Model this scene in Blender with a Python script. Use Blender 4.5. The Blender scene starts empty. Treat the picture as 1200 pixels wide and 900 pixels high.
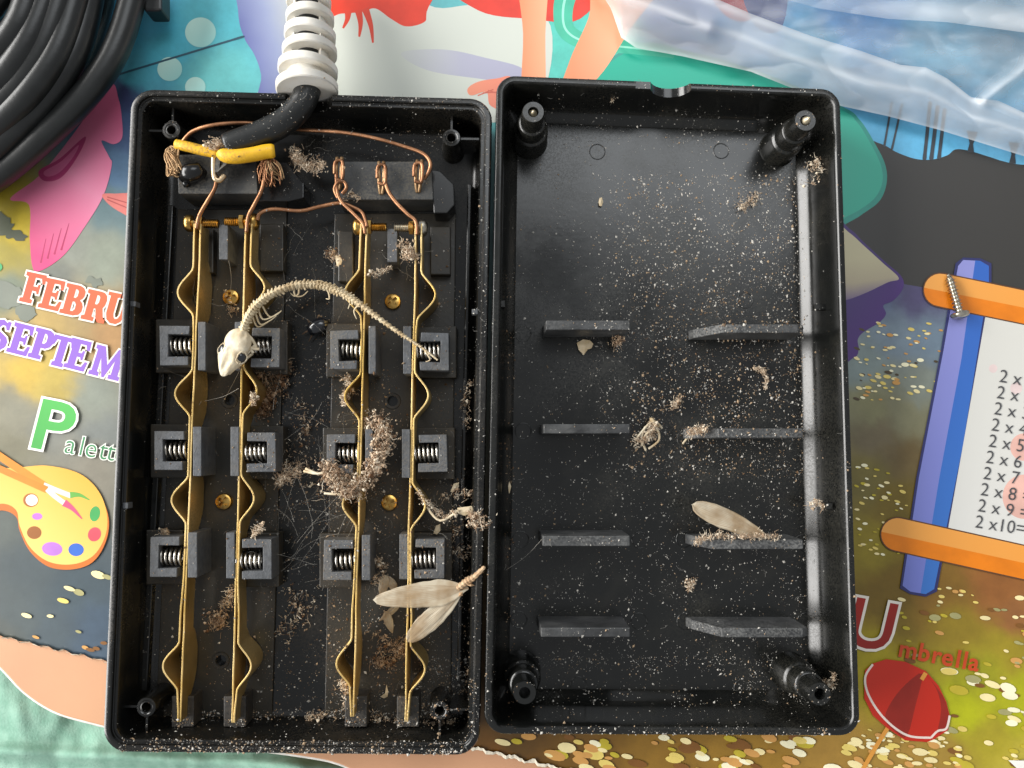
import bpy, bmesh, math, random
from math import sin, cos, pi, radians, exp, sqrt, atan2
from mathutils import Vector, Matrix, noise as mnoise
random.seed(7)
sc = bpy.context.scene
COL = sc.collection
MM = 0.001

# ------------------------------------------------------------------ camera
F_PX, PITCH, YAW, DIST = 906.0, 0.080, 0.032, 270.0       # focal length in photo pixels, tilt, height in mm
fw = Vector((sin(YAW), sin(PITCH), -1.0)).normalized()
rt = fw.cross(Vector((0, 1, 0))).normalized()
up = rt.cross(fw)
cd = bpy.data.cameras.new('camera'); cam = bpy.data.objects.new('camera', cd); COL.objects.link(cam)
cd.sensor_fit = 'HORIZONTAL'; cd.sensor_width = 36.0; cd.lens = 36.0 * F_PX / 1200.0
cd.clip_start = 0.01; cd.clip_end = 20.0
cam.matrix_world = Matrix(((rt.x, up.x, -fw.x, 0), (rt.y, up.y, -fw.y, 0), (rt.z, up.z, -fw.z, DIST * MM), (0, 0, 0, 1)))
sc.camera = cam

# ------------------------------------------------------------------ light
w = bpy.data.worlds.new('World'); sc.world = w; w.use_nodes = True
w.node_tree.nodes['Background'].inputs[0].default_value = (0.94, 0.97, 1.0, 1)
w.node_tree.nodes['Background'].inputs[1].default_value = 0.41
def area(name, loc, target, sx, sy, watts, colr):
    d = bpy.data.lights.new(name, 'AREA'); d.shape = 'RECTANGLE'; d.size = sx; d.size_y = sy; d.energy = watts; d.color = colr
    o = bpy.data.objects.new(name, d); COL.objects.link(o); o.location = loc
    o.rotation_euler = (Vector(target) - Vector(loc)).to_track_quat('-Z', 'Y').to_euler(); return o
area('window_light', (-1.15, 0.12, 0.60), (0, 0, 0), 1.6, 0.62, 46, (1.0, 0.98, 0.95))
area('ceiling_light', (0.32, 0.80, 1.30), (0.05, 0, 0), 0.9, 0.7, 7.5, (0.93, 0.97, 1.0))
vs = sc.view_settings; vs.view_transform = 'Standard'; vs.look = 'None'; vs.exposure = 0.0; vs.gamma = 1.0
vs.use_curve_mapping = False

# ------------------------------------------------------------------ helpers
def P(px, py, z=0.0):
    """a pixel of the photograph -> the point in mm at height z under it"""
    d = fw + rt * ((px - 600.0) / F_PX) + up * ((450.0 - py) / F_PX)
    t = (z - DIST) / d.z
    return Vector((d.x * t, d.y * t, z))
def lin(h):
    h = h.lstrip('#'); c = [int(h[i:i + 2], 16) / 255 for i in (0, 2, 4)]
    return tuple(x / 12.92 if x <= .04045 else ((x + .055) / 1.055) ** 2.4 for x in c) + (1,)
MATS = {}
def mat(name, colr, rough=.5, metal=0, spec=.5, var=0, vscale=200, bump=0, bscale=800, c2=None, coat=0, rvar=0, sub=0, grime=0, gcol=(.060, .053, .042)):
    if name in MATS: return MATS[name]
    m = bpy.data.materials.new(name); m.use_nodes = True; nt = m.node_tree; b = nt.nodes['Principled BSDF']
    c = lin(colr) if isinstance(colr, str) else tuple(colr) + (1,)
    b.inputs['Roughness'].default_value = rough; b.inputs['Metallic'].default_value = metal
    b.inputs['Specular IOR Level'].default_value = spec; b.inputs['Base Color'].default_value = c
    b.inputs['Coat Weight'].default_value = coat; b.inputs['Coat Roughness'].default_value = .12
    tc = nt.nodes.new('ShaderNodeTexCoord')
    def nz(s, det=4):
        n = nt.nodes.new('ShaderNodeTexNoise'); n.inputs['Scale'].default_value = s; n.inputs['Detail'].default_value = det
        nt.links.new(tc.outputs['Object'], n.inputs['Vector']); return n
    if var or c2:
        n = nz(vscale); r = nt.nodes.new('ShaderNodeValToRGB'); nt.links.new(n.outputs['Fac'], r.inputs['Fac'])
        e = r.color_ramp.elements; e[0].position = .32; e[1].position = .68
        if c2:
            e[0].color = c; e[1].color = lin(c2) if isinstance(c2, str) else tuple(c2) + (1,)
        else:
            e[0].color = tuple(x * (1 - var) for x in c[:3]) + (1,); e[1].color = tuple(min(1, x * (1 + var)) for x in c[:3]) + (1,)
        nt.links.new(r.outputs['Color'], b.inputs['Base Color'])
    if rvar:
        n = nz(vscale * .6); mr = nt.nodes.new('ShaderNodeMapRange')
        mr.inputs['From Min'].default_value = .3; mr.inputs['From Max'].default_value = .7
        mr.inputs['To Min'].default_value = rough - rvar; mr.inputs['To Max'].default_value = rough + rvar
        nt.links.new(n.outputs['Fac'], mr.inputs['Value']); nt.links.new(mr.outputs['Result'], b.inputs['Roughness'])
    if grime:
        n1 = nz(28, 6); n2 = nz(1500, 3); n3 = nz(110, 5); mu = nt.nodes.new('ShaderNodeMath'); mu.operation = 'MULTIPLY'; mu2 = nt.nodes.new('ShaderNodeMath'); mu2.operation = 'MULTIPLY_ADD'
        for nn, (lo, hi), tgt in ((n1, (.42, .72), 0), (n2, (.40, .62), 1)):
            q = nt.nodes.new('ShaderNodeMapRange'); q.inputs['From Min'].default_value = lo; q.inputs['From Max'].default_value = hi; nt.links.new(nn.outputs['Fac'], q.inputs['Value']); nt.links.new(q.outputs['Result'], mu.inputs[tgt])
        q = nt.nodes.new('ShaderNodeMapRange'); q.inputs['From Min'].default_value = .5; q.inputs['From Max'].default_value = .75; nt.links.new(n3.outputs['Fac'], q.inputs['Value']); mu2.inputs[1].default_value = .35
        nt.links.new(q.outputs['Result'], mu2.inputs[0]); nt.links.new(mu.outputs[0], mu2.inputs[2])
        g = nt.nodes.new('ShaderNodeMath'); g.operation = 'MULTIPLY'; g.inputs[1].default_value = grime; g.use_clamp = True; nt.links.new(mu2.outputs[0], g.inputs[0])
        mx = nt.nodes.new('ShaderNodeMix'); mx.data_type = 'RGBA'; mx.inputs[7].default_value = tuple(gcol) + (1,)
        src = b.inputs['Base Color'].links[0].from_socket if b.inputs['Base Color'].links else None
        if src: nt.links.new(src, mx.inputs[6])
        else: mx.inputs[6].default_value = c
        nt.links.new(g.outputs[0], mx.inputs[0]); nt.links.new(mx.outputs[2], b.inputs['Base Color'])
        ra = nt.nodes.new('ShaderNodeMath'); ra.operation = 'MULTIPLY_ADD'; ra.inputs[1].default_value = .4; ra.use_clamp = True; nt.links.new(g.outputs[0], ra.inputs[0])
        if b.inputs['Roughness'].links: nt.links.new(b.inputs['Roughness'].links[0].from_socket, ra.inputs[2])
        else: ra.inputs[2].default_value = rough
        nt.links.new(ra.outputs[0], b.inputs['Roughness'])
    if bump:
        n = nz(bscale, 5); bp = nt.nodes.new('ShaderNodeBump'); bp.inputs['Strength'].default_value = bump; bp.inputs['Distance'].default_value = .0004
        nt.links.new(n.outputs['Fac'], bp.inputs['Height']); nt.links.new(bp.outputs['Normal'], b.inputs['Normal'])
    if sub: b.inputs['Subsurface Weight'].default_value = sub; b.inputs['Subsurface Radius'].default_value = (.002, .0015, .001)
    MATS[name] = m; return m
def attr_mat(name, rough, var=.08, vscale=60, spec=.5, bump=.05, bscale=300):
    m = mat(name, (.5, .5, .5), rough, spec=spec, bump=bump, bscale=bscale); nt = m.node_tree; b = nt.nodes['Principled BSDF']
    a = nt.nodes.new('ShaderNodeAttribute'); a.attribute_name = 'print'
    tc = nt.nodes.new('ShaderNodeTexCoord'); n = nt.nodes.new('ShaderNodeTexNoise'); n.inputs['Scale'].default_value = vscale; n.inputs['Detail'].default_value = 8
    n.inputs['Roughness'].default_value = .7
    nt.links.new(tc.outputs['Object'], n.inputs['Vector'])
    mr = nt.nodes.new('ShaderNodeMapRange'); mr.inputs['From Min'].default_value = .3; mr.inputs['From Max'].default_value = .7
    mr.inputs['To Min'].default_value = 1 - var; mr.inputs['To Max'].default_value = 1 + var
    nt.links.new(n.outputs['Fac'], mr.inputs['Value'])
    mx = nt.nodes.new('ShaderNodeVectorMath'); mx.operation = 'SCALE'
    nt.links.new(a.outputs['Color'], mx.inputs[0]); nt.links.new(mr.outputs['Result'], mx.inputs['Scale'])
    nt.links.new(mx.outputs['Vector'], b.inputs['Base Color']); return m

ORG = {}
def tag(o, label=None, cat=None, group=None, kind=None):
    if label: o['label'] = label
    if cat: o['category'] = cat
    if group: o['group'] = group
    if kind: o['kind'] = kind
    return o
def empty(name, loc, label, cat, group=None):
    o = bpy.data.objects.new(name, None); COL.objects.link(o); o.location = Vector(loc) * MM
    o.empty_display_size = .01; ORG[o] = Vector(loc); return tag(o, label, cat, group)

class MB:
    def __init__(s): s.v = []; s.f = []; s.m = []
    def add(s, vs, fs, mi=0):
        n = len(s.v); s.v += [Vector(v) for v in vs]; s.f += [tuple(i + n for i in f) for f in fs]; s.m += [mi] * len(fs); return s
    def prism(s, pts, z0, z1, mi=0, pts2=None):      # pts = outline at z0, pts2 = outline at z1
        n = len(pts); q = pts2 or pts
        vs = [(p[0], p[1], z0) for p in pts] + [(p[0], p[1], z1) for p in q]
        fs = [tuple(range(n))[::-1], tuple(range(n, 2 * n))] + [(i, (i + 1) % n, n + (i + 1) % n, n + i) for i in range(n)]
        return s.add(vs, fs, mi)
    def pxbox(s, x0, y0, x1, y1, ztop, zbot, sh=0, mi=0):   # box whose TOP face covers these photo pixels
        pts = [P(x0 + sh, y1, ztop), P(x1 + sh, y1, ztop), P(x1, y0, ztop), P(x0, y0, ztop)]
        return s.prism([(p.x, p.y) for p in pts], zbot, ztop, mi)
    def tube(s, pts, r, n=10, mi=0, caps=True):
        pts = [Vector(p) for p in pts]; k = len(pts)
        rr = r if isinstance(r, (list, tuple)) else [r] * k
        base = len(s.v); nrm = None; vs = []
        for i, p in enumerate(pts):
            t = (pts[min(i + 1, k - 1)] - pts[max(i - 1, 0)])
            t = t.normalized() if t.length > 1e-9 else Vector((0, 0, 1))
            if nrm is None: nrm = t.orthogonal().normalized()
            else:
                nrm = nrm - t * nrm.dot(t); nrm = nrm.normalized() if nrm.length > 1e-6 else t.orthogonal().normalized()
            bn = t.cross(nrm)
            for j in range(n):
                a = 2 * pi * j / n; vs.append(p + (nrm * cos(a) + bn * sin(a)) * rr[i])
        fs = [(i * n + j, i * n + (j + 1) % n, (i + 1) * n + (j + 1) % n, (i + 1) * n + j) for i in range(k - 1) for j in range(n)]
        if caps: fs += [tuple(range(n))[::-1], tuple(range((k - 1) * n, k * n))]
        return s.add(vs, fs, mi)
    def lathe(s, c, axis, prof, n=24, mi=0, jit=0):    # prof: (radius, height along axis)
        c = Vector(c); a = Vector(axis).normalized(); u = a.orthogonal().normalized(); v = a.cross(u); k = len(prof)
        vs = [c + a * h + (u * cos(2 * pi * j / n) + v * sin(2 * pi * j / n)) * (r * (1 + jit * random.uniform(-1, 1))) for r, h in prof for j in range(n)]
        fs = [(i * n + j, i * n + (j + 1) % n, (i + 1) * n + (j + 1) % n, (i + 1) * n + j) for i in range(k - 1) for j in range(n)]
        if prof[0][0] > 1e-6: fs.append(tuple(range(n))[::-1])
        if prof[-1][0] > 1e-6: fs.append(tuple(range((k - 1) * n, k * n)))
        return s.add(vs, fs, mi)
    def blob(s, c, r, mi=0, flat=1.0):              # a small broken crumb
        c = Vector(c); d = [(1, 0, 0), (-1, 0, 0), (0, 1, 0), (0, -1, 0), (0, 0, 1), (0, 0, -1)]
        a = random.uniform(0, pi); ca, sa = cos(a), sin(a); vs = []
        for x, y, z in d:
            k = r * random.uniform(.45, 1.35); x, y, z = x * k, y * k * random.uniform(.4, 1), z * k * flat
            vs.append(c + Vector((x * ca - y * sa, x * sa + y * ca, z)))
        return s.add(vs, [(0, 2, 4), (2, 1, 4), (1, 3, 4), (3, 0, 4), (2, 0, 5), (1, 2, 5), (3, 1, 5), (0, 3, 5)], mi)
    def mesh(s, name, mats, org, smooth=False):
        me = bpy.data.meshes.new(name)
        me.from_pydata([((v - org) * MM)[:] for v in s.v], [], s.f)
        for m in (mats if isinstance(mats, (list, tuple)) else [mats]): me.materials.append(m)
        if isinstance(mats, (list, tuple)) and len(mats) > 1: me.polygons.foreach_set('material_index', s.m)
        if smooth: me.polygons.foreach_set('use_smooth', [True] * len(s.f))
        me.update(); return me
    def build(s, name, mats, parent=None, smooth=False, bevel=0, recalc=True, autosm=None, org=None):
        o_ = ORG[parent] if parent is not None else (Vector(org) if org is not None else Vector((0, 0, 0)))
        me = s.mesh(name, mats, o_, smooth)
        if recalc:
            bm = bmesh.new(); bm.from_mesh(me); bmesh.ops.remove_doubles(bm, verts=bm.verts, dist=2e-7); bmesh.ops.recalc_face_normals(bm, faces=bm.faces); bm.to_mesh(me); bm.free()
        o = bpy.data.objects.new(name, me); COL.objects.link(o); ORG[o] = o_
        if parent is not None: o.parent = parent
        else: o.location = o_ * MM
        if autosm is not None:
            me.polygons.foreach_set('use_smooth', [True] * len(me.polygons)); me.set_sharp_from_angle(angle=radians(autosm))
        if bevel:
            b = o.modifiers.new('bevel', 'BEVEL'); b.width = bevel * MM; b.segments = 2; b.limit_method = 'ANGLE'; b.harden_normals = False
        return o
def cat_rom(pts, n=8, closed=False):
    pts = [Vector(p) for p in pts]; k = len(pts); out = []
    for i in range(k if closed else k - 1):
        if closed: a, b, c, d = pts[i - 1], pts[i], pts[(i + 1) % k], pts[(i + 2) % k]
        else: a, b, c, d = pts[max(i - 1, 0)], pts[i], pts[i + 1], pts[min(i + 2, k - 1)]
        for j in range(n):
            t = j / n
            out.append(.5 * ((2 * b) + (c - a) * t + (2 * a - 5 * b + 4 * c - d) * t * t + (3 * b - a - 3 * c + d) * t ** 3))
    if not closed: out.append(pts[-1])
    return out
def path(pts, n=6):        # [(px,py,z)] -> smooth world path
    return cat_rom([P(*p) for p in pts], n)
def boolean(o, cutters):
    for c in cutters:
        m = o.modifiers.new('cut', 'BOOLEAN'); m.operation = 'DIFFERENCE'; m.object = c; m.solver = 'EXACT'
    dg = bpy.context.evaluated_depsgraph_get(); dg.update()
    me = bpy.data.meshes.new_from_object(o.evaluated_get(dg)); o.modifiers.clear(); o.data = me
    for c in cutters: bpy.data.objects.remove(c)

# ------------------------------------------------------------------ materials
shell_m = mat('black_abs', (.0045, .0048, .0045), .21, spec=.5, rvar=.07, vscale=45, bump=.05, bscale=500, grime=.42, gcol=(.036, .028, .018))
lid_m = mat('black_abs_lid', (.0050, .0054, .0050), .21, spec=.55, rvar=.07, vscale=40, bump=.035, bscale=500, grime=.42, gcol=(.040, .037, .028))
bed_m = mat('dusty_black', (.013, .012, .009), .42, rvar=.1, vscale=60, c2=(.018, .014, .008), bump=.12, grime=.7, gcol=(.060, .045, .026))
hold_m = mat('grey_bakelite', (.060, .064, .070), .55, var=.25, vscale=500, bump=.35, bscale=1500, grime=.6, gcol=(.16, .14, .11))
black_m = mat('black_gloss', (.006, .006, .006), .22)
block_m = mat('dark_block', (.022, .023, .024), .42, var=.25, vscale=120, bump=.2, grime=1, gcol=(.10, .09, .07))
brass_m = mat('brass', (.60, .39, .11), .38, .90, c2=(.90, .68, .32), vscale=55, bump=.15, bscale=500, rvar=.12, grime=.5, gcol=(.10, .055, .02))
brass2_m = mat('brass_screw', (.66, .42, .12), .3, 1, c2=(.3, .17, .05), vscale=350, bump=.2, bscale=900)
steel_m = mat('spring_steel', (.50, .47, .42), .26, 1, var=.2, vscale=400)
zinc_m = mat('zinc_screw', (.52, .48, .40), .3, 1, var=.25, vscale=600)
copper_m = mat('copper_wire', (.46, .23, .12), .42, .95, c2=(.20, .095, .05), vscale=160, bump=.2, bscale=900)
strand_m = mat('tinned_copper', (.42, .28, .15), .45, .7, c2=(.26, .15, .07), vscale=300)
yellow_m = mat('yellow_sleeve', (.76, .43, .015), .42, var=.15, vscale=150, bump=.25, bscale=400, grime=.7, gcol=(.25, .13, .03))
rubber_m = mat('black_rubber', (.011, .012, .012), .36, bump=.12, bscale=700, var=.3, vscale=120)
cream_m = mat('cream_plastic', (.74, .72, .67), .5, c2=(.62, .57, .48), vscale=130, bump=.1, sub=.1)
bone_m = mat('bone', (.66, .56, .38), .7, c2=(.44, .32, .17), vscale=260, bump=.4, bscale=1200, grime=.6, gcol=(.2, .12, .06))
bone2_m = mat('pale_bone', (.72, .65, .50), .55, c2=(.47, .34, .18), vscale=190, bump=.4, bscale=900, grime=.5, gcol=(.3, .19, .09))
lint_m = [mat('lint_a', (.24, .150, .085), .9, c2=(.40, .28, .185), vscale=500), mat('lint_b', (.46, .345, .235), .9, var=.3, vscale=500),
          mat('lint_c', (.14, .068, .028), .9, var=.4, vscale=500), mat('lint_d', (.72, .62, .48), .9)]
dust_m = [mat('dust_white', (.50, .47, .42), .9), mat('dust_tan', (.34, .24, .15), .9), mat('dust_brown', (.14, .08, .04), .9), mat('dust_grey', (.24, .23, .21), .9)]
flake_m = mat('pale_flake', (.62, .52, .36), .6, c2=(.5, .38, .22), vscale=400)

# ================================================================== table, cloth
def outline(pts, z):
    return [P(x, y, z) for x, y in pts]
tab = [(-90, 640), (-45, 740), (0, 783), (28, 812), (62, 834), (100, 846), (150, 857), (260, 874), (350, 886), (395, 895), (440, 914), (560, 945), (760, 985), (1300, 1010), (1330, -120), (-110, -120)]
pts = [(p.x, p.y) for p in outline(cat_rom([Vector((x, y, 0)) for x, y in tab[:13]], 6) and [(q.x, q.y) for q in cat_rom([Vector((x, y, 0)) for x, y in tab[:13]], 6)] + tab[13:], -.6)]
o = MB().prism(pts, -16, -.6).build('table_top', mat('peach_laminate', '#c2926f', .42, var=.06, vscale=30, bump=.05), bevel=.6)
tag(o, kind='structure')
MB().tube([Vector((x, y, -1.5)) for x, y in pts[:70]], .75, 8).build('edge_trim', mat('white_trim', '#d8d4cc', .5, var=.15, vscale=300), o, smooth=True)
m = MB(); nx, ny = 110, 50
for j in range(ny + 1):
    for i in range(nx + 1):
        px = -80 + 640 * i / nx; py = 760 + 190 * j / ny
        z = -22 + 3.2 * mnoise.noise((px / 60, py / 45, 1)) + 1.0 * mnoise.noise((px / 15, py / 30, 4))
        z += 13 * exp(-((px - 352) / 48) ** 2 - ((py - 905) / 22) ** 2) + 5 * exp(-((py - 880 - .05 * px) / 9) ** 2)
        m.v.append(P(px, py, z))
m.f = [(j * (nx + 1) + i, (j + 1) * (nx + 1) + i, (j + 1) * (nx + 1) + i + 1, j * (nx + 1) + i + 1) for j in range(ny) for i in range(nx)]
m.m = [0] * len(m.f)
cl_m = mat('green_cloth', '#86a998', .95, c2='#739a88', vscale=260, bump=.5, bscale=1300)
cl = m.build('cloth', cl_m, smooth=True, recalc=False)
cl.modifiers.new('thick', 'SOLIDIFY').thickness = .0008
tag(cl, 'pale green fabric below the table edge at the bottom left', 'cloth')

# ================================================================== printed mat
BG = [(-60, -40, '3a7fa8'), (60, 30, '3f9cc0'), (110, 30, '2f8fc0'), (170, 20, '3f9fbe'), (250, 20, '52aebb'), (200, 60, '46a3b6'), (250, 90, '62b4b4'), (160, 92, '4d9fb0'),
      (150, 112, '40466c'), (140, 150, '46587c'), (138, 200, '54708c'), (130, 240, '5d7478'), (120, 300, '7f8576'), (90, 290, '83867a'), (0, 250, '97851f'), (25, 275, 'b59d2a'), (10, 300, '8f8124'),
      (60, 320, '6d6f66'), (10, 345, '66705f'), (100, 370, '9a8458'), (60, 375, 'a88d50'), (130, 395, 'a17c4e'), (20, 385, '9d8a55'), (30, 435, 'b99b3c'), (60, 445, 'ab9544'), (110, 460, '7e8377'), (20, 480, '7d7a68'),
      (120, 510, '737772'), (60, 500, '73746c'), (10, 530, '6e6a55'), (110, 545, '7b7668'), (15, 600, '4e544f'), (40, 670, '3f494c'), (90, 690, '3a484f'), (20, 720, '464f50'), (110, 740, '3b4c5c'), (0, 740, '4a4f4b'), (60, 735, '414d53'),
      (700, 50, '4fb8a8'), (800, 30, '5c7fc0'), (880, 30, '5aa8dc'), (950, 60, '74c0e0'), (1000, 20, '6cb2ea'), (1100, 60, '84c4e0'), (1100, 140, '62b4dc'), (1180, 60, '88b8d0'), (1190, 170, '6cb4d8'), (1010, 150, '5aa6cc'),
      (1030, 345, '5a6886'), (1070, 345, '4c4668'), (1045, 390, '73828e'), (1090, 400, '6c7d8c'), (1010, 430, '7d8a88'), (1080, 450, '7c8278'), (1020, 470, '7d7a58'), (1070, 490, '7d7a5e'), (1030, 510, '6b6048'), (1060, 530, '6a5834'),
      (1020, 560, '6e6330'), (1050, 590, '6f5c1c'), (1020, 640, '86761f'), (1040, 690, '705818'), (1100, 700, '7d5c20'), (1170, 690, '8f5a2a'), (1190, 720, '8d5c30'), (1120, 740, '8c7620'), (1180, 760, '948220'),
      (1150, 790, '94901a'), (1190, 820, 'a6a612'), (1130, 830, 'a9ab10'), (1160, 870, 'a09224'), (1020, 790, 'a09016'), (1060, 880, '9c7a34'), (980, 880, '9c7832'), (1110, 890, '9a7c32'), (880, 880, '926e24'), (780, 880, '86631f'), (680, 880, '6a4a14'), (600, 870, '5a3f14'), (590, 890, '6c4512'), (1200, 900, 'b0a038'), (800, 960, '86682c'), (1100, 960, '86682c')]
BGL = [(x, y, lin(c)) for x, y, c in BG]
def bgcol(px, py):
    # uneven, painterly borders between colours
    jx = 10 * mnoise.noise((px / 28, py / 28, 3)) + 5 * mnoise.noise((px / 9, py / 9, 8)); jy = 10 * mnoise.noise((px / 28, py / 28, 13)) + 5 * mnoise.noise((px / 9, py / 9, 18))
    px += jx; py += jy; s = 0; a = [0, 0, 0]
    for x, y, c in BGL:
        d = (px - x) ** 2 + (py - y) ** 2 + 30; wgt = 1 / (d * d)
        s += wgt
        for k in range(3): a[k] += wgt * c[k]
    return [q / s for q in a]
def mat_bottom(px): return 745 + .2395 * px + 1.3 * sin(px * .31) + .8 * sin(px * .83) + .9 * mnoise.noise((px / 7, 0, 0))
m = MB(); nx, ny = 250, 190; cols = []
for j in range(ny + 1):
    for i in range(nx + 1):
        px = -110 + 1440 * i / nx; yb = mat_bottom(px); py = -110 + (yb + 110) * j / ny
        z = .06 * mnoise.noise((px / 120, py / 120, 0)) - .06
        m.v.append(P(px, py, 0) + Vector((0, 0, z * .3)))
        cols.append(bgcol(px, py))
m.f = [(j * (nx + 1) + i, (j + 1) * (nx + 1) + i, (j + 1) * (nx + 1) + i + 1, j * (nx + 1) + i + 1) for j in range(ny) for i in range(nx)]; m.m = [0] * len(m.f)
MATO = P(600, 450, 0)
play = empty('play_mat', MATO, 'colourful glossy printed learning mat spread flat under the opened socket box', 'mat')
sheet = m.build('sheet', attr_mat('mat_print', .42, .16, 90, bump=.06, bscale=120), play, smooth=True, recalc=False)
ca = sheet.data.color_attributes.new('print', 'FLOAT_COLOR', 'POINT')
ca.data.foreach_set('color', [x for c in cols for x in (c[0], c[1], c[2], 1)])
sm = sheet.modifiers.new('thick', 'SOLIDIFY'); sm.thickness = .0004; sm.offset = -1
LAYER = [0]
def pmat(h, h2=None, x0=0, y0=0, x1=0, y1=0, rough=.42, var=.10, mid=None):
    """print ink; with h2 a printed gradient running from the first photo point to the second"""
    name = 'ink_%s_%s_%d_%d_%d' % (h, h2, x0, y0, x1)
    if name in MATS: return MATS[name]
    if not h2: return mat(name, h, rough, var=var, vscale=120)
    mm = mat(name, h, rough); nt = mm.node_tree; b = nt.nodes['Principled BSDF']
    A, B = P(x0, y0) - MATO, P(x1, y1) - MATO; d = B - A; L2 = d.length_squared
    tc = nt.nodes.new('ShaderNodeTexCoord'); sb = nt.nodes.new('ShaderNodeVectorMath'); sb.operation = 'SUBTRACT'; sb.inputs[1].default_value = A * MM
    dt = nt.nodes.new('ShaderNodeVectorMath'); dt.operation = 'DOT_PRODUCT'; dt.inputs[1].default_value = d / L2 / MM
    r = nt.nodes.new('ShaderNodeValToRGB'); r.color_ramp.elements[0].color = lin(h); r.color_ramp.elements[1].color = lin(h2)
    if mid: e = r.color_ramp.elements.new(mid[0]); e.color = lin(mid[1])
    n = nt.nodes.new('ShaderNodeTexNoise'); n.inputs['Scale'].default_value = 60; n.inputs['Detail'].default_value = 6
    ad = nt.nodes.new('ShaderNodeMath'); ad.operation = 'MULTIPLY_ADD'; ad.inputs[1].default_value = .22; 
    nt.links.new(tc.outputs['Object'], sb.inputs[0]); nt.links.new(sb.outputs[0], dt.inputs[0]); nt.links.new(tc.outputs['Object'], n.inputs['Vector'])
    nt.links.new(n.outputs['Fac'], ad.inputs[0])
    sh = nt.nodes.new('ShaderNodeMath'); sh.operation = 'SUBTRACT'; sh.inputs[1].default_value = .11
    nt.links.new(dt.outputs['Value'], sh.inputs[0]); nt.links.new(sh.outputs[0], ad.inputs[2])
    nt.links.new(ad.outputs[0], r.inputs['Fac']); nt.links.new(r.outputs['Color'], b.inputs['Base Color']); return mm
def shape(name, pts, m_, smooth=True, n=6, z=None, parent=None):
    if z is None: LAYER[0] += 1; z = .003 * LAYER[0] + .01
    q = [Vector((x, y, 0)) for x, y in pts]
    if smooth: q = cat_rom(q, n, True)
    mb = MB(); mb.add([P(v.x, v.y, 0) + Vector((0, 0, z)) for v in q], [tuple(range(len(q)))[::-1]])
    return mb.build(name, m_, parent or play, recalc=False)
def ell(cx, cy, a, b, rot=0, n=24):
    return [(cx + a * cos(t) * cos(rot) - b * sin(t) * sin(rot), cy + a * cos(t) * sin(rot) + b * sin(t) * cos(rot)) for t in [2 * pi * i / n for i in range(n)]]
def band(pts, wd):
    q = cat_rom([Vector((x, y, 0)) for x, y in pts], 6); L, R = [], []
    for i, p in enumerate(q):
        t = (q[min(i + 1, len(q) - 1)] - q[max(0, i - 1)]).normalized(); nn = Vector((-t.y, t.x, 0))
        ww = wd if not isinstance(wd, (list, tuple)) else wd[0] + (wd[1] - wd[0]) * i / (len(q) - 1)
        L.append(p + nn * ww / 2); R.append(p - nn * ww / 2)
    return [(p.x, p.y) for p in L + R[::-1]]
# sea picture at the top
shape('printed_shape', [(283, -60), (279, 12), (286, 44), (298, 64), (306, 88), (311, 130), (420, 150), (600, 140), (640, 100), (640, 20), (560, 6), (500, 5), (440, -60)], pmat('5b62a0', 'c3c7bd', 284, 70, 372, 40, mid=(.45, '8f98b8')))
shape('printed_shape', [(470, 62), (520, 58), (570, 68), (612, 80), (612, 97), (560, 92), (500, 82)], pmat('c0c3bf', 'a09fb4', 470, 70, 610, 84, mid=(.5, 'a9a9ba')))
shape('printed_shape', [(372, -30), (505, -30), (500, 14), (497, 26), (476, 31), (458, 22), (440, 10), (424, 14), (400, 16), (384, 16)], pmat('d63a22'))
for a, b in (((408, 12), (402, 33)), ((420, 12), (421, 43)), ((428, 10), (437, 50))): shape('printed_shape', band([a, ((a[0] + b[0]) / 2 + 2, (a[1] + b[1]) / 2), b], (9, 2)), pmat('cf3f28'))
shape('printed_shape', [(520, -30), (560, 12), (620, 22), (680, 22), (700, -30)], pmat('cf3422'))
shape('printed_shape', [(608, -30), (640, -30), (639, 40), (637, 120), (612, 120), (613, 40)], pmat('e08a60', 'f0a47c', 612, 50, 640, 50))
shape('printed_shape', [(640, 160), (690, 92), (722, 64), (760, 50), (800, 58), (890, 84), (985, 124), (1007, 140), (1024, 166), (1037, 192), (1039, 214), (1031, 235), (1012, 250), (992, 262), (900, 310)], pmat('2f8f80'), n=8)
shape('printed_shape', [(645, 160), (694, 95), (724, 67), (760, 54), (800, 62), (890, 88), (984, 128), (1004, 143), (1020, 168), (1032, 193), (1034, 213), (1026, 231), (1010, 244), (992, 254), (900, 300)], pmat('0fa88c', '38a890', 700, 80, 1030, 240), n=8)
shape('printed_shape', band([(668, -20), (660, 10), (664, 36), (690, 50), (740, 56), (790, 62)], (26, 12)), pmat('3fae90'))
shape('printed_shape', band([(668, -20), (660, 10), (664, 36), (690, 50), (740, 56), (790, 62)], (3, 2)), pmat('8fd8c0'))
shape('printed_shape', [(700, -30), (780, -30), (740, 32), (700, 92), (655, 120), (668, 70), (690, 20)], pmat('e28c62', 'f2a880', 670, 60, 720, 60))
shape('printed_shape', [(548, 104), (560, 96), (582, 92), (600, 92), (600, 130), (575, 124), (570, 108), (552, 112)], pmat('e08a6c', 'd97a64', 560, 95, 590, 120))
for i in range(3): shape('printed_shape', band([(560 + 6 * i, 112 - 3 * i), (578 + 5 * i, 105 + 3 * i)], 1.4), pmat('c4604c'))
shape('printed_shape', [(830, -20), (890, -20), (880, 22), (850, 18)], pmat('d83434'))
shape('printed_shape', [(870, -20), (920, -20), (915, 34), (885, 30)], pmat('27458a'))
for x, y, r in ((235, 38, 18), (199, 81, 14.5), (229, 102, 12)): shape('printed_bubble', ell(x, y, r, r * .97), pmat('bcdcd0', '90c8c4', x - r, y - r, x + r, y + r), n=2)
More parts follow.
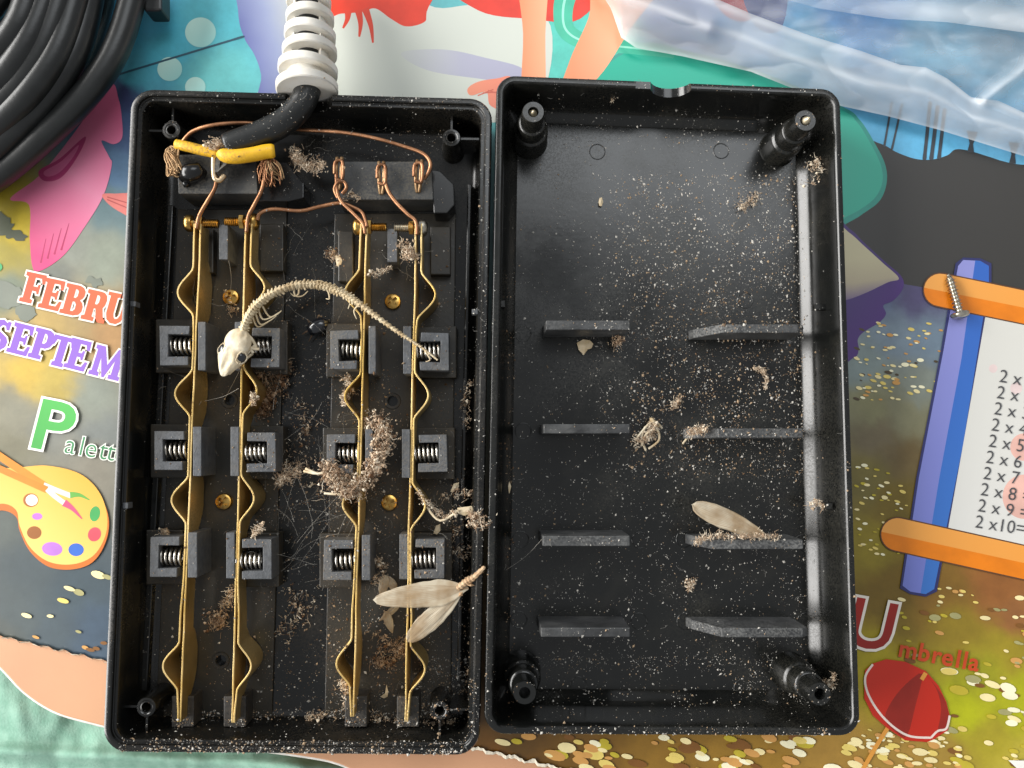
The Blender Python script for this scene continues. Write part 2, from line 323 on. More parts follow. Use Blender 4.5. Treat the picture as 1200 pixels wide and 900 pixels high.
shape('printed_line', band([(60, 112), (150, 84), (285, 43)], 2.4), pmat('2e5060'))
# pink shape on the left
shape('printed_shape', [(128, 100), (139, 116), (143, 140), (143, 162), (133, 169), (119, 165), (128, 184), (131, 194), (121, 230), (98, 268), (74, 300), (46, 318), (38, 312), (35, 280), (34, 240), (12, 233), (46, 206), (84, 160)], pmat('cc3f74', 'd8698e', 30, 300, 140, 120, mid=(.5, 'd983a0')))
shape('printed_shape', [(88, 30), (105, 42), (122, 48), (118, 70), (92, 98), (84, 110), (80, 60)], pmat('e58fb4', 'd86a98', 120, 50, 85, 90))
shape('printed_shape', [(46, 200), (70, 186), (100, 160), (92, 182), (72, 208), (52, 212)], pmat('b24070'))
shape('printed_shape', [(52, 201), (72, 189), (92, 170), (86, 184), (70, 202), (56, 207)], pmat('d06a92'))
for i in range(4): shape('printed_line', band([(48 + i * 8, 308 - i * 5), (54 + i * 9, 280 - i * 6)], (2.2, .6)), pmat('a82a58'))
shape('printed_shape', [(120, 228), (134, 227), (160, 229), (160, 256), (140, 248), (126, 238)], pmat('d0746c'))
for i in range(2): shape('printed_line', band([(126, 231 + 3 * i), (150, 238 + 6 * i)], 1.3), pmat('a84a48'))
for cx, cy, a, b in ((-6, 262, 22, 14), (20, 276, 12, 6), (2, 345, 26, 16), (30, 366, 12, 9), (110, 330, 10, 5)):
    q = [(x + 5 * mnoise.noise((x / 6, y / 6, 2)), y + 5 * mnoise.noise((x / 6, y / 6, 5))) for x, y in ell(cx, cy, a, b, .2, 26)]
    shape('printed_patch', q, pmat('4d5140' if cy < 300 else '6f7468'), n=2)
shape('printed_patch', ell(-2, 313, 5, 5), pmat('3f9a5c'), n=2)
# dark hill and poles
shape('printed_hill', [(960, 150), (1028, 167), (1050, 178), (1072, 186), (1092, 187), (1110, 182), (1120, 175), (1137, 177), (1160, 184), (1188, 192), (1290, 214), (1290, 350), (1180, 336), (1060, 333), (985, 280)], pmat('3b3937', '34322f', 1000, 180, 1180, 330, rough=.5), n=5, z=.005)
for a, b, t in (((1045, 120), (1036, 172), 2.4), ((1057, 122), (1045, 175), 2.4), ((1090, 120), (1083, 187), 4), ((1099, 124), (1091, 187), 4.4), ((1107, 128), (1100, 186), 4)): shape('printed_line', band([a, b], t), pmat('3d4248'), n=3)
for x, y in ((1139, 165), (1188, 178)): shape('printed_shape', [(x - 6, y - 12), (x + 7, y - 10), (x + 1, y + 4), (x + 2, y + 14), (x - 6, y + 14), (x - 3, y + 3)], pmat('3d3f42'), smooth=False)
# cream and purple shape right of the lid
shape('printed_shape', [(960, 250), (995, 268), (1012, 284), (1036, 306), (1056, 324), (1058, 338), (1047, 352), (1035, 358), (1038, 368), (1030, 378), (1012, 389), (1005, 398), (1006, 410), (999, 420), (960, 430)], pmat('44306c', '4c2c72', 1000, 345, 1040, 380), n=6)
shape('printed_shape', [(960, 250), (994, 272), (1011, 287), (1034, 308), (1053, 326), (1040, 331), (1015, 343), (990, 352), (960, 356)], pmat('c0b796', '5c4682', 1020, 300, 1030, 350, mid=(.55, 'b2a68c')), n=6)
# printed confetti: far too many to count
LAYER[0] += 2
def confetti(zones, z):
    mb = MB(); inks = ['dcc46a', 'ead9a0', 'b8a630', 'c89450', '7a5020', 'a09a68', 'efe8c4', '4a3c26']
    for (x0, y0, x1, y1, n, s0, s1, pal) in zones:
        for k in range(n):
            x, y = random.uniform(x0, x1), random.uniform(y0, y1); cnt = len(mb.f); s = random.uniform(s0, s1) * random.choice((.6, .8, 1, 1, 1.15)); r = radians(random.uniform(4, 22))
            if y > mat_bottom(x) - 6: continue
            q = ell(x, y, s, s * random.uniform(.36, .55), r, 12)
            mb.add([P(a, b, 0) + Vector((0, 0, z + .0004 * cnt)) for a, b in q], [tuple(range(12))[::-1]], random.choice(pal))
    o = mb.build('printed_confetti', [pmat(c) for c in inks], play, recalc=False); tag(o, kind='stuff')
confetti([(1002, 378, 1105, 470, 95, 2.2, 4.2, (0, 1, 1, 3, 6, 0, 7)), (1002, 545, 1062, 650, 60, 2.2, 4.0, (0, 1, 2, 6)), (1075, 685, 1250, 700, 14, 3, 4, (0, 1, 3)),
          (1055, 700, 1250, 790, 44, 3, 6.5, (0, 1, 3, 2, 4, 5)), (1110, 785, 1250, 900, 60, 4, 11, (1, 6, 2, 5, 4, 0)), (1000, 850, 1130, 920, 120, 2.5, 8, (0, 1, 6, 3, 1)),
          (560, 862, 1010, 930, 130, 6, 12.5, (0, 1, 2, 3, 3, 6, 4)), (15, 672, 128, 768, 9, 6, 9, (0, 1, 3, 5, 5)), (50, 740, 125, 765, 5, 4, 7, (3, 4))], .003 * LAYER[0])
LAYER[0] += 75
# table scroll on the right
shape('printed_scroll', [(1142, 358), (1300, 390), (1300, 690), (1100, 640)], pmat('cfcdc5', 'd6d4ce', 1150, 380, 1190, 600, var=.04), smooth=False)
for x, y, r in ((1199, 524, 16), (1200, 582, 26), (1163, 432, 5), (1190, 455, 7)): shape('printed_patch', ell(x, y, r, r), pmat('dfb0a2' if r > 10 else 'd8c4c0'), n=2)
for d, c in ((3, '2c2f62'), (0, '7b80c0')):
    shape('printed_rod', [(1122 - d, 312 - d), (1128, 305 - d), (1148, 306 - d), (1158 + d, 312 - d), (1158 + d, 330), (1128, 520), (1094 + d, 690 + d), (1084, 696 + d), (1066, 693 + d), (1057 - d, 686 + d), (1076 - d, 560), (1105 - d, 410)], pmat(c) if d else pmat('8a8cc8', '6f78c0', 1140, 310, 1070, 690), smooth=False)
shape('printed_rod', [(1142, 305.5), (1148, 306), (1158, 312), (1158, 330), (1128, 520), (1094, 690), (1084, 696), (1078, 695), (1100, 560), (1126, 420)], pmat('2f60b4', '3a70bc', 1150, 310, 1085, 690), smooth=False)
def capsule(x, y, x2, y2, wd):
    a = atan2(y2 - y, x2 - x); q = [(x + wd / 2 * cos(a + pi / 2 + t), y + wd / 2 * sin(a + pi / 2 + t)) for t in [pi * i / 12 for i in range(13)]]
    return q + [(x2 - sin(-a) * 0 + wd / 2 * cos(a - pi / 2), y2 + wd / 2 * sin(a - pi / 2)), (x2 + wd / 2 * cos(a + pi / 2), y2 + wd / 2 * sin(a + pi / 2))]
def half_cap(x, y, x2, y2, wd):
    a = atan2(y2 - y, x2 - x); q = [(x + wd / 2 * cos(a + pi / 2 + t), y + wd / 2 * sin(a + pi / 2 + t)) for t in [pi / 2 * .96 * i / 8 for i in range(9)]]
    return q + [(x2, y2), (x2 + wd / 2 * cos(a + pi / 2), y2 + wd / 2 * sin(a + pi / 2))]
for x, y, x2, y2, wd in ((1101, 340, 1320, 385, 38), (1051, 626, 1320, 686, 38)):
    shape('printed_rod', capsule(x, y, x2, y2, wd + 3), pmat('5a3a22'), smooth=False)
    shape('printed_rod', capsule(x, y, x2, y2, wd), pmat('e8a04c', 'e39238', x, y - 10, x2, y2), smooth=False)
    shape('printed_rod', half_cap(x, y, x2, y2, wd), pmat('dd7a0c'), smooth=False)
# paint palette
shape('printed_palette', [(-30, 600), (4, 598), (20, 606), (24, 622), (36, 646), (58, 664), (86, 667), (110, 658), (125, 634), (128, 606), (116, 578), (94, 558), (60, 549), (30, 549), (-30, 560)], pmat('c4681c'))
shape('printed_palette', [(-30, 594), (4, 590), (20, 598), (24, 616), (36, 641), (58, 658), (86, 661), (110, 651), (124, 628), (126, 602), (116, 575), (94, 555), (60, 546), (30, 547), (-30, 556)], pmat('e0a53c', 'ecc46c', 100, 560, 40, 650))
for x, y, a, b, r, c in ((37, 586, 9, 8, 0, '9a5a20'), (38, 586, 7, 6.5, 0, 'f4ece0'), (44.5, 605, 6, 4, 0, 'b06ac0'), (41, 624, 8.5, 7.5, 0, '8f5418'), (62, 643, 12, 8, .1, 'b070c4'), (90, 644, 9, 7.5, 0, '2f60b8'), (111.5, 626, 7.5, 8.5, .5, 'dd4a58'), (112, 602, 6, 9, .2, '3f9a50')):
    shape('printed_paint', ell(x, y, a, b, r), pmat(c), n=2)
for q, wd, c in (([(-20, 521), (54, 570)], 9, 'd98420'), ([(52, 568), (66, 574), (84, 581)], 6, 'd0ccc8'), ([(83, 580), (94, 580), (106, 586)], (8, 1), '5fa040'), ([(-20, 540), (56, 574)], 8, 'd07c1c'), ([(56, 573), (66, 582), (77, 590)], 6, 'd8d0cc'), ([(76, 589), (86, 596), (97, 608)], (9, 1), 'd84a70')):
    shape('printed_brush', band(q, wd), pmat(c), smooth=False)
# umbrella
shape('printed_umbrella', band([(1041, 850), (1026, 874), (1008, 905)], 5), pmat('d4923c'), smooth=False)
umb = [(1012, 797), (1013, 785), (1022, 777), (1038, 772), (1060, 775), (1084, 786), (1099, 803), (1108, 822), (1112, 838), (1110, 855), (1093, 866), (1085, 869), (1060, 867), (1038, 852), (1022, 838), (1012, 818)]
shape('printed_umbrella', umb, pmat('c22a14', 'b82410', 1020, 780, 1090, 860), smooth=False)
for q in ([(1080, 789), (1062, 800), (1045, 820), (1036, 842), (1050, 858), (1062, 862), (1072, 826)], [(1083, 789), (1096, 806), (1102, 830), (1098, 858), (1108, 852), (1111, 838), (1104, 815)]): shape('printed_umbrella', q, pmat('8e2012'), n=3)
shape('printed_umbrella', band([(1022, 778), (1013, 794), (1018, 816), (1036, 842), (1062, 861), (1090, 864)], 2.6) , pmat('e0cfc4'), smooth=False)
shape('printed_umbrella', band([(1090, 864), (1098, 856), (1108, 853), (1112, 838)], 2.6), pmat('e0cfc4'), smooth=False)
shape('printed_umbrella', band([(1084, 788), (1079, 796)], 5), pmat('d4923c'), smooth=False)
# lettering
SLAB = {'F': [[(0,0),(.45,0),(.45,.12),(.36,.15),(.36,.42),(.5,.42),(.53,.34),(.6,.34),(.6,.66),(.53,.66),(.5,.57),(.36,.57),(.36,.86),(.58,.86),(.64,.7),(.74,.7),(.72,1),(0,1),(0,.88),(.1,.85),(.1,.15),(0,.12)]],
 'E': [[(0,0),(.74,0),(.78,.32),(.68,.32),(.6,.14),(.36,.14),(.36,.43),(.48,.43),(.51,.35),(.58,.35),(.58,.66),(.51,.66),(.48,.57),(.36,.57),(.36,.86),(.57,.86),(.63,.7),(.73,.7),(.71,1),(0,1),(0,.88),(.1,.85),(.1,.15),(0,.12)]],
 'B': [[(0,0),(.5,0),(.68,.06),(.76,.18),(.76,.34),(.7,.46),(.6,.53),(.68,.6),(.72,.7),(.71,.84),(.63,.95),(.48,1),(0,1),(0,.88),(.1,.85),(.1,.15),(0,.12)],[(.36,.14),(.36,.45),(.44,.45),(.5,.38),(.5,.22),(.44,.14)],[(.36,.58),(.36,.86),(.43,.86),(.48,.8),(.48,.65),(.43,.58)]],
 'R': [[(0,0),(.45,0),(.45,.12),(.36,.15),(.36,.42),(.42,.42),(.52,.1),(.6,0),(.84,0),(.84,.12),(.77,.14),(.66,.48),(.72,.58),(.74,.75),(.7,.9),(.6,.98),(.48,1),(0,1),(0,.88),(.1,.85),(.1,.15),(0,.12)],[(.36,.56),(.36,.86),(.43,.86),(.48,.8),(.48,.63),(.43,.56)]],
 'U': [[(.1,.88),(.1,.3),(.17,.1),(.32,0),(.52,0),(.67,.1),(.74,.3),(.74,.85),(.84,.88),(.84,1),(.5,1),(.5,.88),(.6,.85),(.6,.32),(.55,.2),(.46,.16),(.4,.2),(.36,.32),(.36,.85),(.45,.88),(.45,1),(0,1),(0,.88)]],
 'P': [[(0,0),(.46,0),(.46,.12),(.36,.15),(.36,.38),(.52,.38),(.66,.46),(.74,.6),(.74,.78),(.66,.93),(.52,1),(0,1),(0,.88),(.1,.85),(.1,.15),(0,.12)],[(.36,.53),(.36,.86),(.43,.86),(.49,.78),(.49,.61),(.43,.53)]],
 'T': [[(.2,0),(.62,0),(.62,.12),(.54,.15),(.54,.86),(.66,.86),(.72,.68),(.82,.68),(.8,1),(.02,1),(0,.68),(.1,.68),(.16,.86),(.28,.86),(.28,.15),(.2,.12)]],
 'M': [[(0,0),(.36,0),(.36,.12),(.28,.15),(.28,.6),(.48,0),(.56,0),(.78,.6),(.78,.15),(.7,.12),(.7,0),(1.1,0),(1.1,.12),(1.02,.15),(1.02,.85),(1.1,.88),(1.1,1),(.8,1),(.56,.42),(.32,1),(0,1),(0,.88),(.08,.85),(.08,.15),(0,.12)]],
 'S': [[(0,.05),(.1,.05),(.14,.1),(.3,-.01),(.5,.02),(.64,.15),(.66,.32),(.58,.46),(.4,.56),(.28,.62),(.26,.74),(.34,.83),(.44,.82),(.5,.7),(.6,.7),(.6,.98),(.5,.98),(.46,.93),(.32,1.01),(.14,.96),(.02,.82),(.02,.62),(.12,.5),(.3,.42),(.4,.35),(.41,.24),(.33,.16),(.2,.18),(.12,.34),(.01,.34)]]}
def glyph_mesh(ch, off, slab):
    if slab:
        c = bpy.data.curves.new('g', 'CURVE'); c.dimensions = '2D'; c.fill_mode = 'BOTH'
        for poly in SLAB[ch]:
            s = c.splines.new('POLY'); s.points.add(len(poly) - 1); s.use_cyclic_u = True
            for p, (x, y) in zip(s.points, poly): p.co = (x, y, 0, 1)
    else:
        c = bpy.data.curves.new('g', 'FONT'); c.body = ch; c.size = 1.0; c.resolution_u = 4
    c.offset = off
    o = bpy.data.objects.new('g', c); COL.objects.link(o); bpy.context.view_layer.update()
    dg = bpy.context.evaluated_depsgraph_get(); me = bpy.data.meshes.new_from_object(o.evaluated_get(dg)); bpy.data.objects.remove(o)
    vs = [v.co.copy() for v in me.vertices]; fs = [tuple(p.vertices) for p in me.polygons]; bpy.data.meshes.remove(me); return vs, fs
def glyph(name, ch, x, y, h, ang, m_, off=0, slab=False, wx=1.0, shear=0):
    """x,y = photo pixel of the baseline start, h = pixel height of the unit, ang = clockwise turn"""
    LAYER[0] += 1; vs, fs = glyph_mesh(ch, off, slab); ca_, sa_ = cos(ang), sin(ang); mb = MB(); q = []
    z = .003 * LAYER[0] + .012
    for v in vs:
        a, b = (v.x * wx + shear * v.y) * h, -v.y * h
        q.append(P(x + a * ca_ - b * sa_, y + a * sa_ + b * ca_, 0) + Vector((0, 0, z)))
    mb.add(q, fs); o = mb.build(name, m_, play, recalc=False)
    bm = bmesh.new(); bm.from_mesh(o.data)
    for f in bm.faces: 
        if f.normal.z < 0: f.normal_flip()
    bm.to_mesh(o.data); bm.free(); return o
def lettered(chars, m_in, m_out, off, slab=True, inner_off=0):
    LAYER[0] += 1
    for ch, x, y, h, a, wx in chars: glyph('printed_letter', ch, x, y, h, a, m_out, off, slab, wx, .06)
    LAYER[0] += 1
    for ch, x, y, h, a, wx in chars: glyph('printed_letter', ch, x, y, h, a, m_in, inner_off, slab, wx, .06)
wh = pmat('e6dcd0'); A12 = radians(12.5)
lettered([(c, x, y, 36, A12, .92) for c, x, y in (('F', 23, 353), ('E', 45, 360), ('B', 70, 366.5), ('R', 95, 373.5), ('U', 119, 376.5))], pmat('dd4f30', 'e2643c', 20, 340, 140, 370), wh, .055)
lettered([(c, x, y, 36, A12 + .03, .92) for c, x, y in (('S', -15, 407), ('E', 8, 412), ('P', 33, 418), ('T', 54, 426), ('E', 75, 430), ('M', 104, 438))], pmat('7e50b4', '8a64c0', 0, 390, 140, 430), wh, .055)
lettered([('P', 33, 522, 82, radians(11), 1.12)], pmat('3f9a44', '4fae50', 40, 520, 90, 470), pmat('ece8e0'), .052, False, .02)
lettered([(c, x_, 530 + (x_ - 73) * .17, 33, radians(9.5), .95) for c, x_ in zip('alette', (75, 91.5, 98.5, 115, 124, 133))], pmat('3d7f52'), pmat('e2e2d8'), .028, False, -.008)
lettered([('U', 987, 753, 80, radians(10), 1.0)], pmat('9c2014', '8a1c12', 1010, 710, 1040, 760), pmat('e4dcd0'), .055, False, .015)
LAYER[0] += 1; x = 1050.5
for c, dx in zip('mbrella', (21, 15, 11, 15, 7.5, 7, 12)):
    glyph('printed_letter', c, x, 768 + (x - 1050) * .19, 29, radians(11), pmat('c0441c'), .022, False, 1.0); x += dx * 1.07
LAYER[0] += 1; ink = pmat('4a4a4c')
rows = ['2 x 1', '2 x 2', '2 x 3', '2 x 4', '2 x 5', '2 x 6', '2 x 7', '2 x 8 =', '2 x 9 =', '2 x10=']
for i, t in enumerate(rows):
    glyph('printed_line_of_text', t, 1168.5 - 3.15 * i, 447.5 + 18.9 * i, 21.5, radians(9), ink, -.006, False, .98); LAYER[0] -= 1
shape('printed_patch', [(1180, 890), (1260, 892), (1260, 930), (1196, 905)], pmat('e8e4dc'), smooth=False)
mb = MB()
for x0, x1 in ((-60, 135), (545, 760)):
    k = int((x1 - x0) / 3); top = []; bot = []
    for i in range(k + 1):
        x = x0 + (x1 - x0) * i / k; yb = mat_bottom(x)
        wd = abs(3.2 + 4 * mnoise.noise((x / 9, 5, 0)) + 2 * mnoise.noise((x / 3, 9, 0))) * (1.2 if x > 400 else .22)
        top.append(P(x, yb - wd, 0) + Vector((0, 0, .05 + .003 * LAYER[0]))); bot.append(P(x, yb + .8, 0) + Vector((0, 0, .02)))
    n = len(top); MB().add(top + bot, [(n + i, n + i + 1, i + 1, i) for i in range(n - 1)]).build('torn_paper_edge', mat('paper_core', '#d8d0bc', .9, var=.2, vscale=700), play, recalc=False)


# ================================================================== trays
def tray(quad, prof, rad, m_, parent, name, n=10):
    """quad = rim corners (TL,TR,BR,BL) in mm; prof = [(inset, z)] from the outside bottom over the rim to the floor"""
    TL, TR, BR, BL = quad; Wd = ((TR - TL).length + (BR - BL).length) / 2; Lg = ((TL - BL).length + (TR - BR).length) / 2
    def mp(x, y):
        u, v = x / Wd, y / Lg; a = BL.lerp(BR, u); b = TL.lerp(TR, u); q = a.lerp(b, v); return q.x, q.y
    mb = MB(); k = None
    for ins, z in prof:
        r = max(rad - ins, 1.2 + .15 * ins); pts = []
        for cx, cy, a0 in ((Wd - ins - r, Lg - ins - r, 0), (ins + r, Lg - ins - r, pi / 2), (ins + r, ins + r, pi), (Wd - ins - r, ins + r, 1.5 * pi)):
            for i in range(n + 1):
                a = a0 + pi / 2 * i / n; pts.append(mp(cx + r * cos(a), cy + r * sin(a)))
        k = len(pts); mb.v += [Vector((x, y, z)) for x, y in pts]
    L = len(prof)
    mb.f = [(j * k + i, j * k + (i + 1) % k, (j + 1) * k + (i + 1) % k, (j + 1) * k + i) for j in range(L - 1) for i in range(k)]
    mb.f += [tuple(range(k))[::-1], tuple(range((L - 1) * k, L * k))]; mb.m = [0] * len(mb.f)
    return mb.build(name, m_, parent, autosm=35), mp, Wd, Lg
RZ = 21.5
bq = [P(x, y, RZ) for x, y in ((153, 103), (577, 115), (562, 886), (119, 882))]
lq = [P(x, y, RZ) for x, y in ((582, 87), (985, 104), (1009, 863), (567, 861))]
FL = 2.2
base = empty('extension_socket', P(345, 495, 0), 'open black extension socket box with brass strips, springs and copper wires inside', 'extension socket')
bshell, bmp, BW, BL_ = tray(bq, [(1.6, .05), (.5, 1.0), (0, 3), (0, 20.6), (.35, 21.3), (.8, RZ), (1.9, RZ), (2.2, 21.2), (2.3, 20.2), (2.5, 20.0), (3.4, 20.0), (3.7, 19.6), (4.2, 5.5), (4.7, 3.6), (5.6, 2.6), (7, FL)], 7.5, shell_m, base, 'shell')
lid = empty('socket_enclosure', P(788, 480, 0), 'open black plastic lid with ribs and screw posts, speckled with dust', 'lid')
lshell, lmp, LW, LL = tray(lq, [(1.6, .05), (.5, 1.0), (0, 3), (0, 20.7), (.3, 21.3), (.7, RZ), (2.0, RZ), (2.4, 21.2), (2.8, 20.4), (3.1, 16), (3.4, 12.4), (3.75, 9.9), (4.15, 7.6), (4.65, 6.3), (5.3, 5.3), (6.1, 4.45), (7.0, 3.55), (7.8, 2.75), (8.15, FL)], 6.5, lid_m, lid, 'shell')
# cable notches
c = P(362, 109, RZ); cut = MB().lathe((c.x, c.y - 8, RZ + 1.0), (0, 1, 0), [(7.8, 0), (7.8, 16)], 32).build('cut', shell_m, base)
boolean(bshell, [cut])
c = P(786, 97, RZ); cut = MB().lathe((c.x, c.y - 9, RZ + 2.0), (0, 1, 0), [(7.2, 0), (7.2, 18)], 32).build('cut', shell_m, lid)
c2 = MB(); q = P(745, 93, RZ); c2.prism([(q.x, q.y - 9), (q.x + 13, q.y - 9), (q.x + 13, q.y + 9), (q.x, q.y + 9)], RZ - .6, RZ + 4)
boolean(lshell, [cut, c2.build('cut', shell_m, lid)])
for o in (bshell, lshell):
    o.data.polygons.foreach_set('use_smooth', [True] * len(o.data.polygons)); o.data.set_sharp_from_angle(angle=radians(35))

# ---- lid: posts, ribs, marks, tabs
for i, (x, y) in enumerate(((625, 131), (944, 141), (615, 812), (961, 813.5))):
    zt = 27.0; c = P(x, y, zt)
    prof = [(h_[0], h_[1] * .86) for h_ in [(6.6, 0), (6.3, 1.2), (6.0, 11), (5.6, 11.6), (4.95, 12.2), (4.75, 18.6), (4.4, 19.2), (3.85, 19.5), (3.65, 28.3), (3.4, 28.8), (1.75, 28.8), (1.65, 22)]]
    po = MB().lathe((c.x, c.y, FL - .1), (0, 0, 1), prof, 32).build('screw_post', lid_m, lid, autosm=40)
    if i < 2:
        pr = [(1.5, 0), (1.5, 6.9), (1.25, 7.4), (.6, 7.9), (.45, 8.6), (0, 8.9)] if i == 0 else [(1.55, 0), (1.55, 7.6), (1.2, 8.6), (.5, 9.9), (0, 10.4)]
        MB().lathe((c.x, c.y, 18.4), (.06 * i, .02, 1), pr, 16, jit=.05).build('screw_tip', mat('dull_brass', (.55, .47, .32), .42, .8, c2=(.66, .58, .42), vscale=900), po, autosm=50)
ribs = [(640, 737, 375.5, 386.5, 0, 0), (846, 935, 380, 390, 22, 8), (637, 737, 497, 508, 0, 0), (842, 940, 502, 513, 24, 0), (636, 737, 628, 640, 0, 0), (834, 940, 632.5, 643.5, 14, 0), (634, 737, 735.5, 746.5, 0, 0), (846, 941, 736, 747, 24, 6)]
for x0, x1, y0, y1, sl, sr in ribs:
    zt = 18.2; a = P(x0, (y0 + y1) / 2, zt); b = P(x1, (y0 + y1) / 2, zt); t = (P(x0, y0, zt) - P(x0, y1, zt)).length
    d = (b - a); d.z = 0; d.normalize(); nn = Vector((-d.y, d.x, 0)); mb = MB(); prof = []
    s_l, s_r = sl * .28, sr * .28
    for s, z in ((-.3 - s_l * 1.1, FL - .05), (-.2 - s_l, 4 + .35 * s_l), (0, zt)): prof.append((a + d * s, z))
    for s, z in ((0, zt), (.4 + s_r, zt - (.1 + s_r * .9)), (.6 + s_r, FL - .05)): prof.append((b + d * s, z))
    k = len(prof); tt = lambda z: t / 2 * (1.12 - .12 * z / zt)
    vs = [p + nn * tt(z) + Vector((0, 0, z - p.z)) for p, z in prof] + [p - nn * tt(z) + Vector((0, 0, z - p.z)) for p, z in prof]
    mb.add(vs, [tuple(range(k)), tuple(range(k, 2 * k))[::-1]] + [(i, (i + 1) % k, k + (i + 1) % k, k + i) for i in range(k)])
    mb.build('rib', mat('rib_plastic', (.032, .033, .034), .42, bump=.35, bscale=900, var=.5, vscale=150, grime=1.1, gcol=(.14, .14, .135)), lid, bevel=.25)
for x, y in ((613, 391), (746, 392), (796, 395), (935, 398), (613, 505), (803, 514), (938, 513), (610, 632), (750, 633), (802, 632), (941, 636), (608, 726), (749, 728), (803, 728), (944, 728), (678, 803), (870, 806), (845, 177), (700, 178), (873, 352)):
    c = P(x, y, FL); mb = MB(); r = 2.75
    mb.lathe((c.x, c.y, FL - .02), (0, 0, 1), [(r - .22, 0), (r - .16, .10), (r - .02, .17), (r + .12, .10), (r + .2, 0)], 36)
    mb.f = mb.f[:-2]; mb.build('moulding_ring', lid_m, lid, autosm=60)
for x, y, x1, y1, z0, z1 in ((586, 352, 592, 360, 13, 17), (955, 356, 974, 363, 11, 13), (968, 590, 976, 597, 12, 16)):
    MB().pxbox(x, y, x1, y1, z1, z0).build('clip_tab', lid_m, lid, bevel=.2)

# ---- base: bosses
for i, (x, y) in enumerate(((200.5, 152), (529, 161), (171, 829), (515, 833))):
    zt = 16.5; c = P(x, y, zt)
    MB().lathe((c.x, c.y, FL - .1), (0, 0, 1), [(3.9, 0), (3.3, 6), (3.15, 13.6), (2.9, 14.2), (2.2, 14.3), (1.9, 14.1), (1.5, 14.2), (1.35, 13.5), (1.3, 6)], 28).build('screw_boss', shell_m, base, autosm=40)
    sx = -1 if i % 2 == 0 else 1; sy = 1 if i < 2 else -1
    lenx = (c - P(157 if i == 0 else 570 if i == 1 else 127 if i == 2 else 560, y, zt)).length; leny = (c - P(x, 108 if i == 0 else 116 if i == 1 else 880, zt)).length
    mb = MB(); h = .35
    xa, xb = sorted((c.x + sx * 2.9, c.x + sx * (lenx - 2.5))); mb.prism([(xa, c.y - h), (xb, c.y - h), (xb, c.y + h), (xa, c.y + h)], FL, 15.5)
    mb.build('boss_web', shell_m, base)
    mb = MB(); ya, yb = sorted((c.y + sy * 2.9, c.y + sy * (leny - 2.5))); mb.prism([(c.x - h, ya), (c.x + h, ya), (c.x + h, yb), (c.x - h, yb)], FL, 15.5)
    mb.build('boss_web', shell_m, base)
# raised beds under the contact pairs
for q in ([(208, 245), (336, 245), (318, 850), (182, 850)], [(392, 250), (534, 250), (528, 850), (380, 850)]):
    MB().prism([(P(x, y, 3.4).x, P(x, y, 3.4).y) for x, y in q], FL - .1, 3.4).build('contact_bed', bed_m, base, bevel=.3)
HOLES = ((269, 469), (460, 470), (259, 774), (453, 774))
beds = [o for o in base.children if o.name.startswith('contact_bed')]
for tgt, idx in ((beds[0], (0, 2)), (beds[1], (1, 3)), (bshell, (0, 1, 2, 3))):
    cs = []
    for i in idx:
        c = P(*HOLES[i], 3.4); cs.append(MB().lathe((c.x, c.y, .9), (0, 0, 1), [(1.75, 0), (1.75, 6)], 24).build('cut', black_m, base))
    boolean(tgt, cs)
bshell.data.polygons.foreach_set('use_smooth', [True] * len(bshell.data.polygons)); bshell.data.set_sharp_from_angle(angle=radians(35))
# ledges down the inside of the long walls
for q in ([(196, 240), (203, 240), (172, 810), (164, 810)], [(548, 215), (553, 215), (540, 800), (535, 800)]):
    MB().prism([(P(x, y, 5).x, P(x, y, 5).y) for x, y in q], FL - .1, 5).build('ledge', shell_m, base, bevel=.4)
for x, y, x1, y1 in ((152.5, 353, 159, 359), (143.5, 589, 150, 596), (553, 362, 560, 368)):
    MB().pxbox(x, y, x1, y1, 20.3, 17).build('clip_tab', hold_m, base, bevel=.15)
# contacts
ZS = 16.0
def smooth(a, b, x): t = max(0, min(1, (x - a) / (b - a))); return t * t * (3 - 2 * t)
COLS = [((235, 262), (211, 846), -1, (342, 461, 586, 781), 18), ((288, 262), (272, 847), 1, (338, 458, 584, 781), 16), ((430, 262), (414, 840), -1, (343, 465, 590, 777), 17), ((487.5, 262), (475, 846), 1, (346, 463, 593, 784), 17)]
def ribbon(pts, zt, zb, t):
    mb = MB(); k = len(pts); rows = []
    for i, p in enumerate(pts):
        tn = pts[min(i + 1, k - 1)] - pts[max(i - 1, 0)]; tn.z = 0; tn.normalize(); nn = Vector((-tn.y, tn.x, 0)) * t / 2
        for q, z in ((p + nn, zt[i]), (p - nn, zt[i]), (p - nn, zb[i]), (p + nn, zb[i])): mb.v.append(Vector((q.x, q.y, z)))
    mb.f = [(i * 4 + a, i * 4 + (a + 1) % 4, i * 4 + 4 + (a + 1) % 4, i * 4 + 4 + a) for i in range(k - 1) for a in range(4)] + [(0, 1, 2, 3), tuple(range(4 * k - 4, 4 * k))]
    mb.m = [0] * len(mb.f); return mb
def bumpf(y, pk, wd): return max((.5 + .5 * cos(pi * (y - p) / wd)) ** .72 if abs(y - p) < wd else 0 for p in pk)
